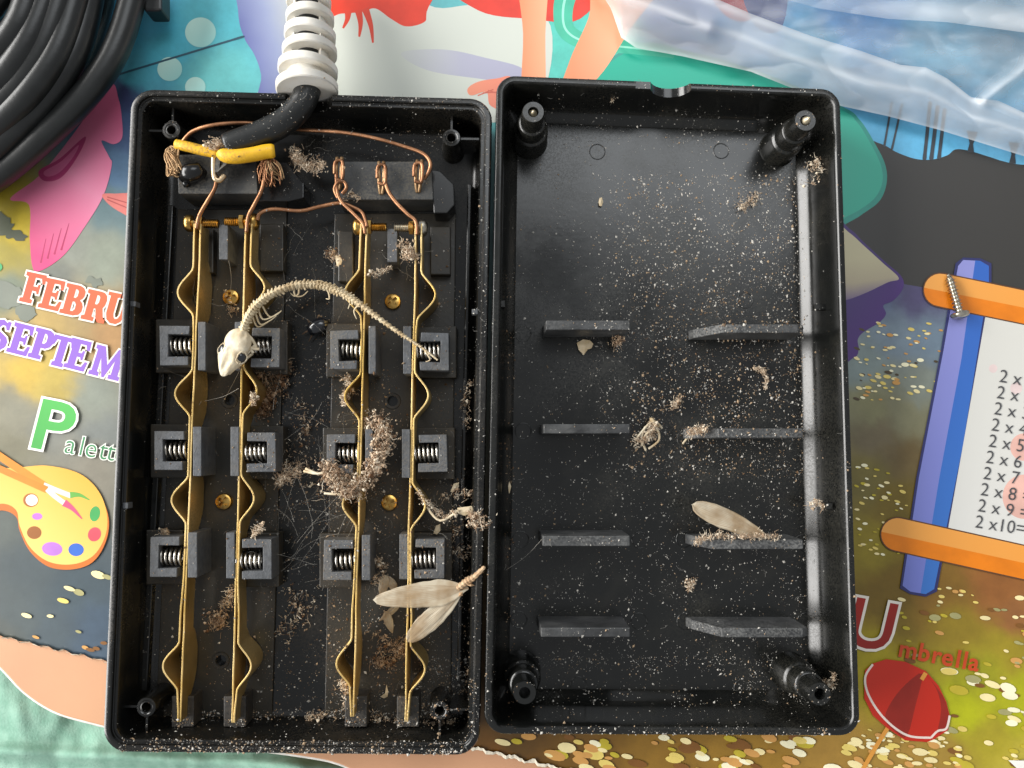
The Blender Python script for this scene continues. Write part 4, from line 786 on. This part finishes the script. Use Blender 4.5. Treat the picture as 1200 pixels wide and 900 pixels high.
# gecko shadowed beetle
bt = empty('beetle', P(372, 383, 4), 'shiny black dried beetle between the second and third brass strips', 'insect')
mb = MB(); c0, c1 = P(362, 388, 6.5), P(384, 378, 6.5); a = c1 - c0
mb.lathe(c0, a, [(0, -.4), (1.7, 0), (2.6, 1.4), (2.9, 3.2), (2.8, 5.0), (2.1, 6.6), (.8, 7.6), (0, 7.8)], 18); mb.build('wing_case', mat('beetle', (.008, .009, .012), .16, coat=.6), bt, smooth=True)
mb = MB()
for t, q in ((.2, (354, 392)), (.5, (362, 400)), (.8, (378, 394)), (.3, (360, 374)), (.6, (372, 370)), (.9, (390, 384))):
    s = c0 + a * t; e = P(*q, 4.2); mb.tube([s, (s + e) / 2 + Vector((0, 0, 1)), e], [.35, .3, .15], 5)
mb.build('legs', mat('insect_brown', (.10, .06, .035), .6), bt)

# ================================================================== insect wings
wing_m = bpy.data.materials.new('insect_wing'); wing_m.use_nodes = True; nt = wing_m.node_tree; b = nt.nodes['Principled BSDF']
b.inputs['Base Color'].default_value = (.60, .47, .30, 1); b.inputs['Roughness'].default_value = .4; b.inputs['Transmission Weight'].default_value = 0; b.inputs['Alpha'].default_value = .55
tc = nt.nodes.new('ShaderNodeTexCoord'); nn_ = nt.nodes.new('ShaderNodeTexNoise'); nn_.inputs['Scale'].default_value = 180; nt.links.new(tc.outputs['Object'], nn_.inputs['Vector'])
rp = nt.nodes.new('ShaderNodeValToRGB'); rp.color_ramp.elements[0].color = (.40, .29, .17, 1); rp.color_ramp.elements[1].color = (.64, .56, .42, 1); rp.color_ramp.elements[0].position = .35; rp.color_ramp.elements[1].position = .62
nt.links.new(nn_.outputs['Fac'], rp.inputs['Fac']); nt.links.new(rp.outputs['Color'], b.inputs['Base Color'])
vein_m = mat('wing_vein', (.26, .17, .09), .6)
def wing(root, tip, side_a, side_b, z0, z1, parent, wd, nv=11, pk=.6, te=2.6):
    """blade from root to tip (photo pixels), widths side_a / side_b to either side in mm"""
    R, T = P(*root, z0), P(*tip, z1); ax_ = T - R; L = ax_.length; ax_.normalize(); s_ = Vector((-ax_.y, ax_.x, 0)).normalized(); mb = MB(); nu, nw = 26, 12
    def pt(u, v):
        env = max(.10, sin(pi / 2 * u / pk) ** .85) if u < pk else sqrt(max(0, 1 - ((u - pk) / (1 - pk)) ** te))
        env *= 1 + .09 * mnoise.noise((u * 9, v * 2 + root[0], 1)) + (.12 * mnoise.noise((v * 9, root[1], 3)) if u > .85 else 0)
        x = (v * 2 - 1); off = (side_a if x > 0 else side_b) * x * env
        z = .25 * (1 - x * x) * env + .05 * sin(v * 30) * env + .30 * mnoise.noise((u * 5, v * 3, root[0]))
        return R + ax_ * (L * u) + s_ * off + Vector((0, 0, z))
    for i in range(nu + 1):
        for j in range(nw + 1): mb.v.append(pt(i / nu, j / nw))
    mb.f = [(i * (nw + 1) + j, i * (nw + 1) + j + 1, (i + 1) * (nw + 1) + j + 1, (i + 1) * (nw + 1) + j) for i in range(nu) for j in range(nw)]; mb.m = [0] * len(mb.f)
    o = mb.build('wing', wing_m, parent, smooth=True, recalc=False); o.modifiers.new('t', 'SOLIDIFY').thickness = .00006
    mb = MB()
    for k in range(nv):
        v0 = .5 + (k / (nv - 1) - .5) * .25; v1 = k / (nv - 1); mb.tube([pt(u, v0 + (v1 - v0) * min(1, u * 1.15)) + Vector((0, 0, .05)) for u in [i / 18 * .96 for i in range(19)]], .055, 4)
    mb.build('veins', vein_m, o)
w1 = empty('insect_wings', P(500, 700, 16), 'pair of pale dried insect wings across the fourth brass strip', 'insect wings')
wing((549, 689), (437, 703), 4.6, 3.9, 19.5, 18.2, w1, 1, pk=.34, te=1.5); wing((543, 692), (477, 752), 3.1, 3.4, 19, 17.6, w1, 1, pk=.55, te=2.2)
mb = MB().tube(path([(536, 690, 19.6), (546, 682, 20), (556, 676, 21), (568, 664, 22.4)], 6), [.7, 1.0, .8, 1.2, .9, 1.3, 1.0, 1.4, 1.1, 1.3, .9, 1.2, .8, 1.0, .7, .9, .6, .7, .4], 7)
for q in ((540, 696), (552, 686), (564, 672), (560, 668)): mb.blob(P(*q, 20.5), 1.1)
mb.build('body', mat('insect_body', (.34, .20, .10), .7, c2=(.5, .36, .22), vscale=500, bump=.4), w1)
w2 = empty('insect_wing', P(855, 608, 10), 'single pale insect wing leaning on a lid rib, third row right', 'insect wings')
wing((902, 630), (811, 591), 3.4, 3.2, 18.8, 18.0, w2, 1)
w3 = empty('insect_wing', P(458, 690, 4), 'small broken wing pieces on the floor under the pair of wings', 'insect wings')
for r_, t_, a_, b_ in (((446, 700), (452, 674), 1.6, 1.8), ((452, 674), (464, 690), 1.4, 1.6), ((460, 742), (452, 716), 1.6, 1.4), ((444, 728), (468, 708), 1.0, 1.2)): wing(r_, t_, a_, b_, 4.4, 5.0, w3, 1, 4)

# ================================================================== lint, flakes, dust, cobweb
def lint(name, pts, rpx, n, label, mats=lint_m, wts=(0, 0, 1, 1, 2), z=None, s=.45, fib=.35, cat='debris', zspread=1.2, group=None):
    """crumbly clump: pts = [(px,py,z)] it follows, rpx = spread in pixels"""
    cen = P(*pts[len(pts) // 2]); mb = MB(); k = len(pts)
    for i in range(n):
        t = random.random() * (k - 1); a = int(min(t, k - 2)) if k > 1 else 0; f_ = t - a
        q = [pts[a][c_] + (pts[min(a + 1, k - 1)][c_] - pts[a][c_]) * f_ for c_ in range(3)]
        lump = .75 + .9 * mnoise.noise((q[0] / 7, q[1] / 7, k)); g = random.gauss(0, .42) * lump; h = random.gauss(0, .42) * lump; zz = q[2] + abs(random.gauss(0, zspread)) * exp(-(g * g + h * h))
        c = P(q[0] + g * rpx, q[1] + h * rpx, zz)
        if random.random() < fib + .12:
            d = Vector((random.gauss(0, 1), random.gauss(0, 1), random.gauss(0, .5))).normalized() * (random.uniform(.35, 1.0) if random.random() < .9 else random.uniform(1.2, 2.6)); e = Vector((random.gauss(0, 1), random.gauss(0, 1), random.gauss(0, .6)))
            mb.tube([c - d, c - d * .4 + e * .35, c + d * .3 - e * .3, c + d], [.05, .075, .075, .04], 3, random.choice(wts))
        else:
            w_ = random.choice(wts)
            for _ in range(3): mb.blob(c + Vector((random.gauss(0, .35), random.gauss(0, .35), random.gauss(0, .25))), s * min(2.2, .46 * exp(random.gauss(0, .6))), w_)
    o = mb.build(name, mats, org=cen - Vector((0, 0, 1)), recalc=False); return tag(o, label, cat, group)
big = lint('lint_clump', [(436, 496, 14), (452, 506, 16), (446, 532, 17), (436, 552, 17.5), (416, 572, 17), (404, 578, 17), (392, 560, 17), (384, 546, 16)], 17, 2300, 'largest brown lint clump wrapped over the third brass strip', s=.62, wts=(0, 0, 1, 1, 3, 2))
lint('lint_clump', [(352, 548, 10), (340, 556, 9), (326, 566, 9), (334, 545, 9)], 11, 300, 'curled tan lint wad right of the second spring holder, middle row', wts=(0, 1, 1, 3), s=.42, fib=.5)
lint('lint_clump', [(344, 176, 17), (350, 188, 16), (362, 196, 15), (380, 192, 15)], 11, 420, 'fluffy tan lint tuft between the two terminal blocks', wts=(1, 1, 0, 3), s=.36, fib=.55)
lint('lint_clump', [(240, 172, 20), (252, 170, 21.5), (262, 168, 21)], 8, 260, 'crumbly tan dirt on the left yellow sleeve beside the cord end', wts=(1, 1, 0, 3), s=.42)
lint('lint_clump', [(302, 452, 5), (312, 470, 5), (306, 484, 5), (330, 440, 7)], 15, 420, 'dark brown dirt heap under the second brass strip, below the skull', wts=(2, 2, 0, 2), s=.5)
lint('lint_clump', [(255, 722, 4), (260, 732, 4), (248, 728, 4)], 13, 260, 'orange brown dirt patch on the floor between the first two strips', wts=(0, 1, 0, 2), s=.45)
lint('lint_clump', [(470, 288, 15), (478, 292, 16), (486, 300, 16.5), (474, 300, 16)], 9, 260, 'tan dirt clump beside the divider at the top of the fourth strip', wts=(1, 0, 1, 3), s=.42)
lint('lint_clump', [(458, 312, 13), (450, 318, 13), (440, 320, 14), (430, 322, 16)], 5, 90, 'thin trail of tan crumbs between the third and fourth strips', wts=(1, 0, 3), s=.36, fib=.5)
lint('lint_clump', [(388, 296, 5), (396, 302, 5), (404, 310, 5)], 11, 200, 'orange dirt and pale flake on the floor left of the third strip top', wts=(0, 1, 2, 0, 3), s=.45)
lint('lint_clump', [(402, 796, 8), (406, 812, 7), (412, 826, 7), (422, 832, 6), (412, 845, 5)], 13, 420, 'pinkish tan dirt heap at the bottom end of the third strip', wts=(1, 1, 0, 3), s=.4)
lint('lint_clump', [(452, 758, 4), (442, 776, 4), (458, 778, 4), (470, 752, 4), (476, 768, 4), (436, 740, 4)], 13, 380, 'scattered brown dirt round the lowest hole between the right strips', wts=(0, 2, 1, 0), s=.42)
lint('lint_clump', [(548, 600, 18), (556, 606, 20), (566, 610, 22), (552, 614, 19)], 11, 260, 'crumbs and curled husk caught on the right rim of the box', wts=(1, 3, 0, 2), s=.45, fib=.5)
lint('lint_clump', [(490, 574, 16), (497, 588, 15), (505, 592, 14), (520, 608, 13), (535, 600, 14)], 6, 170, 'whitish crumb trail over the third bow of the fourth strip', wts=(3, 1, 0, 3), s=.42, fib=.4)
lint('lint_clump', [(510, 586, 7), (550, 575, 10), (528, 640, 6), (545, 650, 6)], 14, 160, 'loose brown crumbs on the floor near the right wall of the box', wts=(2, 0, 1, 3), s=.42)
lint('lint_clump', [(300, 468, 16), (297, 462, 16.5), (296, 474, 16)], 5, 70, 'pinkish crumbs stuck on the second bow of the second strip', wts=(3, 1, 0), s=.4)
lint('lint_clump', [(302, 622, 16), (305, 618, 16.5), (296, 629, 16)], 6, 80, 'pale crumbs on top of the lowest spring holder of the second strip', wts=(3, 1, 1), s=.42)
lint('lint_clump', [(188, 626, 10), (196, 622, 10)], 5, 60, 'tan crumbs above the lowest left spring holder', wts=(1, 3, 0), s=.45)
lint('lint_clump', [(272, 690, 9), (268, 704, 6), (260, 708, 5)], 7, 110, 'small dirt web beside the second strip below its lowest holder', wts=(0, 1, 3), s=.38, fib=.5)
lint('lint_clump', [(268, 362, 5), (276, 364, 5), (262, 340, 5)], 6, 50, 'crumbs round the upper left brass floor screw', wts=(1, 0, 3), s=.36)
lint('lint_clump', [(405, 440, 8), (412, 452, 10), (402, 465, 14), (404, 474, 15)], 8, 150, 'rusty flakes on the third strip below its top spring holder', wts=(0, 3, 1, 3), s=.38, fib=.5)
lint('lint_clump', [(364, 838, 3), (362, 848, 3), (378, 836, 3)], 9, 110, 'small tan husk on the box floor near the bottom wall', wts=(1, 3, 0), s=.4)
lint('lint_clump', [(300, 436, 8), (318, 446, 6), (336, 424, 6), (328, 462, 4)], 12, 170, 'brown crumbly dirt right of the second strip, just under its top spring holder', wts=(0, 2, 1, 0), s=.5)
lint('lint_clump', [(350, 470, 4), (362, 500, 4), (350, 520, 4), (372, 590, 4)], 20, 120, 'thin scatter of brown crumbs on the middle floor, above the curled wad', wts=(2, 0, 1, 3), s=.45)
lint('lint_clump', [(340, 690, 3), (356, 720, 3), (330, 745, 3), (372, 700, 3)], 20, 110, 'loose crumbs on the middle floor between the lower strips', wts=(2, 0, 1, 3), s=.45)
lint('lint_clump', [(440, 655, 6), (450, 664, 5), (438, 684, 5)], 9, 90, 'whitish crumbs between the two lowest right spring holders', wts=(3, 1, 0), s=.42)
lint('lint_clump', [(548, 500, 5), (545, 470, 5), (552, 446, 8)], 7, 70, 'pale crumbs along the right wall of the box, level with the middle holders', wts=(3, 1, 0), s=.42)
lint('lint_clump', [(430, 842, 4), (470, 846, 4), (510, 850, 5), (530, 846, 5)], 12, 260, 'tan grit drift along the bottom wall below the right strips', wts=(1, 3, 0, 1), s=.38, fib=.05)
lint('lint_clump', [(420, 232, 15), (412, 226, 15.5), (400, 238, 15.5)], 5, 60, 'tan crumbs on the copper joint at the right terminal block', wts=(1, 3, 0), s=.4)
# lid debris
lint('lint_clump', [(746, 520, 4), (762, 510, 5), (764, 498, 6)], 10, 220, 'pale skeletal debris beside the second left lid rib', wts=(3, 3, 1, 0), s=.48, fib=.5)
lint('lint_clump', [(806, 508, 12), (820, 503, 15), (828, 505, 16)], 8, 150, 'tan debris on the end of the second right lid rib', wts=(3, 1, 1, 0), s=.5)
lint('lint_clump', [(790, 474, 2.6), (797, 468, 2.6), (786, 480, 2.6)], 7, 90, 'orange tan crumb cluster in the middle of the lid floor', wts=(1, 0, 3), s=.5)
lint('lint_clump', [(884, 432, 2.6), (894, 433, 2.6), (898, 444, 2.6), (897, 456, 2.6)], 3, 90, 'hooked tan husk on the lid floor below the top right rib', wts=(1, 3, 1), s=.42)
lint('lint_clump', [(816, 636, 17), (824, 630, 18), (845, 627, 18.5), (870, 628, 18.5), (890, 628, 18.5), (915, 629, 18.6)], 6, 330, 'tan crumbs along the top of the third right lid rib', wts=(1, 3, 0, 1), s=.36, fib=.5)
lint('lint_clump', [(810, 682, 2.6), (806, 690, 2.6), (815, 680, 3)], 7, 90, 'small dead insect remains on the lower lid floor', wts=(1, 0, 3), s=.45)
lint('lint_clump', [(718, 402, 6), (728, 396, 10), (720, 408, 4)], 6, 90, 'orange crumbs under the top left lid rib', wts=(0, 1, 1, 2), s=.45)
lint('lint_clump', [(716, 118, 12), (722, 110, 14), (727, 102, 18)], 4, 60, 'tan web crumbs inside the top wall of the lid', wts=(1, 0, 3), s=.38, fib=.5)
lint('lint_clump', [(950, 592, 10), (958, 588, 12), (966, 594, 14)], 6, 90, 'tan crumbs on the right wall of the lid beside a small tab', wts=(1, 3, 0), s=.42)
lint('lint_clump', [(952, 196, 10), (958, 188, 12), (964, 200, 14), (948, 220, 8)], 10, 90, 'crumbs in the lid corner below the top right post', wts=(1, 3, 0), s=.42)
lint('lint_clump', [(966, 798, 10), (974, 804, 12), (978, 790, 14)], 7, 80, 'orange crumbs in the lid corner behind the bottom right post', wts=(1, 0, 3), s=.48)
lint('lint_clump', [(880, 236, 2.6), (886, 228, 2.6), (872, 244, 2.6), (868, 238, 2.6)], 13, 130, 'tan crumb patch on the upper right lid floor', wts=(1, 3, 1, 0), s=.36, fib=.1)
# flat flakes
def flake(x, y, z, pts, label, name='flake'):
    q = [P(x + a, y + b, z) + Vector((0, 0, .35 * random.random())) for a, b in pts]; mb = MB(); k = len(q); c = sum(q, Vector()) / k + Vector((0, 0, .5))
    mb.add(q + [c], [(i, (i + 1) % k, k) for i in range(k)]); o = mb.build(name, flake_m, org=P(x, y, z), recalc=False); o.modifiers.new('t', 'SOLIDIFY').thickness = .00015; return tag(o, label, 'flake')
flake(685, 407, 3.2, [(-9, -5), (-2, -9), (6, -8), (10, -4), (8, 1), (3, 3), (-1, 9), (-7, 3)], 'pale irregular flake under the top left lid rib')
flake(593, 570, 3.2, [(-4, -10), (3, -8), (6, 0), (4, 8), (-2, 9), (-5, 4), (-2, -2)], 'pale curved flake by the left wall of the lid')
flake(398, 306, 6.5, [(-5, -6), (2, -8), (5, 0), (3, 8), (-3, 6)], 'bright pale flake on the floor left of the third strip top')
flake(948, 497, 2.8, [(-4, -10), (3, -8), (4, 2), (0, 10), (-4, 2)], 'small tan flake at the right edge of the lid floor, below the top rib')
flake(533, 571, 8, [(-5, 5), (-1, -4), (5, -6), (4, 0), (-2, 6)], 'small white flake right of the fourth strip, middle row')
flake(545, 598, 15, [(-9, -3), (8, -5), (10, 2), (0, 6), (-8, 4)], 'cream flake beside the crumbs on the right rim')
flake(512, 620, 10, [(-4, 5), (-1, -4), (4, -6), (4, 2), (0, 6)], 'tiny white flake above the lowest right spring holder')
flake(452, 812, 4, [(-6, 4), (0, 0), (1, -10), (3, -2), (2, 4), (-2, 6)], 'white hooked flake on the floor between the right strips near the bottom')
flake(704, 237, 2.8, [(-1.5, -5), (1.5, -5), (2.5, 0), (1, 5), (-2, 4), (-2.5, 0)], 'small grey seed on the upper left lid floor', 'seed')
# white twigs in the big clump
spl = empty('bone_splinters', P(390, 565, 14), 'thin white bone splinters sticking out of the largest lint clump', 'bones')
for q in ([(356, 552, 16), (372, 555, 17), (386, 552, 17)], [(358, 549, 16.5), (374, 556, 17)], [(380, 578, 17), (392, 579, 17.4), (402, 579, 17.4)], [(500, 594, 15), (516, 610, 15), (538, 598, 16)]): MB().tube(path(q, 5), .42, 6).build('splinter', bone2_m, spl, smooth=True)
mb = MB()
for q in ([(752, 522, 4), (758, 508, 6), (770, 504, 6), (772, 516, 5), (760, 526, 4)], [(744, 516, 4), (764, 494, 6), (776, 502, 5)], [(756, 500, 5), (752, 514, 4), (757, 528, 3)], [(800, 520, 3), (812, 508, 5), (826, 512, 8)]): mb.tube(path(q, 6), .42, 6)
for q in ((766, 494), (764, 492), (769, 498)): mb.blob(P(*q, 6), 1.5)
tag(mb.build('bone_fragments', bone2_m, org=P(762, 508, 3), smooth=True), 'small white bone fragments on the lid floor beside the second left rib', 'bones')
# dust: every speck is dropped straight down until it lands on something
from mathutils.bvhtree import BVHTree
bpy.context.view_layer.update(); dg = bpy.context.evaluated_depsgraph_get(); bv, bf = [], []
for o in [o for r_ in (base, lid) for o in r_.children_recursive if o.type == 'MESH']:
    ev = o.evaluated_get(dg); me = ev.to_mesh(); n0 = len(bv); mw = o.matrix_world
    bv += [(mw @ v.co) / MM for v in me.vertices]; bf += [tuple(n0 + k for k in p.vertices) for p in me.polygons]; ev.to_mesh_clear()
TREE = BVHTree.FromPolygons(bv, bf)
def drop(x, y, z):
    c = P(x, y, z); h = TREE.ray_cast(Vector((c.x, c.y, 60)), Vector((0, 0, -1))); return h[0] if h[0] is not None and h[0].z > 1.5 else None
def dust(name, zones, label, parent_z):
    mb = MB()
    for (x0, y0, x1, y1, n, sz, z, pal) in zones:
        for k in range(n):
            x, y = random.uniform(x0, x1), random.uniform(y0, y1)
            if mnoise.noise((x / 34, y / 34, n % 7)) + .6 * mnoise.noise((x / 11, y / 11, 2)) < random.uniform(-.8, .5): continue
            c = drop(x, y, z)
            if c is None: continue
            s = min(.62, sz * exp(random.gauss(0, .66))); mb.blob(c + Vector((0, 0, s * .3)), s, random.choice(pal), .6)
            if random.random() < .012:
                d = Vector((random.gauss(0, 1), random.gauss(0, 1), .1)).normalized() * random.uniform(.5, 1.4); c = c + Vector((0, 0, .15)); mb.tube([c - d, c + d * .2 + Vector((d.y, -d.x, 0)) * .3, c + d], .045, 4, 3)
    return tag(mb.build(name, dust_m, org=P((zones[0][0] + zones[0][2]) / 2, (zones[0][1] + zones[0][3]) / 2, parent_z), recalc=False), label, 'dust', kind='stuff')
wp = (0, 0, 0, 3, 3, 1)
dust('dust', [(600, 185, 942, 560, 4200, .125, FL, wp), (690, 200, 942, 560, 5200, .135, FL, wp), (720, 205, 935, 340, 2600, .17, FL, (0, 1, 1, 3, 0)), (740, 340, 942, 560, 3600, .17, FL, (0, 1, 1, 1, 2)), (600, 560, 945, 780, 4600, .12, FL, wp), (620, 770, 945, 850, 2600, .13, FL + 1, (0, 0, 3, 1)),
              (591, 320, 604, 830, 700, .13, FL, (1, 2, 2)), (620, 105, 960, 175, 1700, .11, 8, wp), (594, 858, 1004, 863, 150, .085, RZ, (1, 3, 3, 0)), (568, 110, 582, 850, 420, .10, RZ, wp), (590, 90, 985, 104, 330, .085, RZ, wp), (946, 160, 1000, 860, 1300, .12, 14, (0, 1, 3))],
     'fine pale dust specks scattered over the lid floor and walls', FL)
dust('dust', [(170, 832, 550, 868, 5200, .14, FL + 1, (0, 1, 1, 3, 0)), (180, 250, 545, 840, 7500, .115, 8, (0, 1, 1, 2, 2, 3)), (300, 250, 400, 840, 2600, .13, FL, (0, 1, 1, 2, 3)), (380, 560, 550, 840, 4200, .14, 6, (1, 1, 2, 2, 3, 0)), (290, 420, 470, 640, 2200, .14, 6, (1, 1, 2, 2, 3, 0)), (140, 874, 556, 884, 330, .085, RZ, (1, 3, 3, 0)), (553, 120, 573, 870, 1000, .10, RZ, wp),
              (160, 106, 570, 128, 800, .085, RZ, wp), (505, 330, 552, 830, 900, .12, FL, (0, 1, 2, 3)), (330, 130, 540, 188, 900, .10, FL, wp), (123, 120, 165, 870, 700, .075, RZ, wp), (490, 770, 560, 840, 1300, .13, FL, (1, 0, 1, 3)), (200, 130, 520, 240, 900, .10, 12, (1, 3, 0))],
     'fine pale dust specks gathered along the bottom wall and floor of the socket box', FL)
mb = MB()
for k in range(170):
    t = random.random(); x, y = 362 + (262 - 362) * t, 108 + (172 - 108) * t ** .9; z = 24.0; mb.blob(P(x + random.gauss(0, 3), y + random.gauss(0, 4), z), random.uniform(.05, .17), random.choice((0, 0, 3, 1)), .5)
tag(mb.build('dust', dust_m, org=P(310, 140, 24), recalc=False), 'dust flecks on the black cord inside the box', 'dust', kind='stuff')
# cobweb
web_m = mat('cobweb', (.42, .39, .34), .8); mb = MB()
def web(n, x0, y0, x1, y1, l0, l1, z0, z1, ang=None, sp=.5):
    for k in range(n):
        x, y = random.uniform(x0, x1), random.uniform(y0, y1); a = random.gauss(ang, sp) if ang is not None else random.uniform(0, pi); L = random.uniform(l0, l1)
        za, zb = random.uniform(z0, z1), random.uniform(z0, z1); q_ = []; cv = random.uniform(-.35, .35)
        for i in range(5):
            t = i / 4; q_.append((x + cos(a + cv * t) * L * t + random.gauss(0, .8), y + sin(a + cv * t) * L * t + random.gauss(0, .8), za + (zb - za) * t - 1.2 * sin(pi * t)))
        q = path(q_, 3); mb.tube(q, random.uniform(.012, .030), 3)
        for j in range(random.randint(0, 4)): mb.blob(random.choice(q), random.uniform(.05, .20))
web(26, 315, 470, 410, 700, 20, 75, 5, 14, -.8, .5); web(18, 310, 250, 420, 400, 15, 60, 5, 14, 1.4, .6); web(14, 300, 560, 400, 740, 30, 80, 4, 12, -.7, .4); web(14, 360, 480, 420, 560, 12, 36, 8, 16); web(8, 430, 250, 480, 330, 10, 36, 8, 15); web(9, 500, 560, 560, 640, 10, 36, 5, 16); web(6, 190, 300, 270, 480, 15, 40, 5, 14); web(6, 340, 160, 400, 200, 10, 30, 8, 16)
for a, b in (((268, 305, 12), (270, 342, 5)), ((297, 350, 20), (300, 400, 6)), ((635, 632, 17), (593, 668, 4)), ((300, 385, 14), (262, 470, 5)), ((236, 470, 12), (200, 520, 5)), ((280, 455, 12), (240, 470, 12))): mb.tube(path([a, ((a[0] + b[0]) / 2 + 2, (a[1] + b[1]) / 2 + 2, (a[2] + b[2]) / 2 - .5), b], 5), .05, 4)
tag(mb.build('cobweb', web_m, org=P(360, 560, 5)), 'thin grey cobweb strands across the floor and strips of the socket box', 'cobweb', kind='stuff')
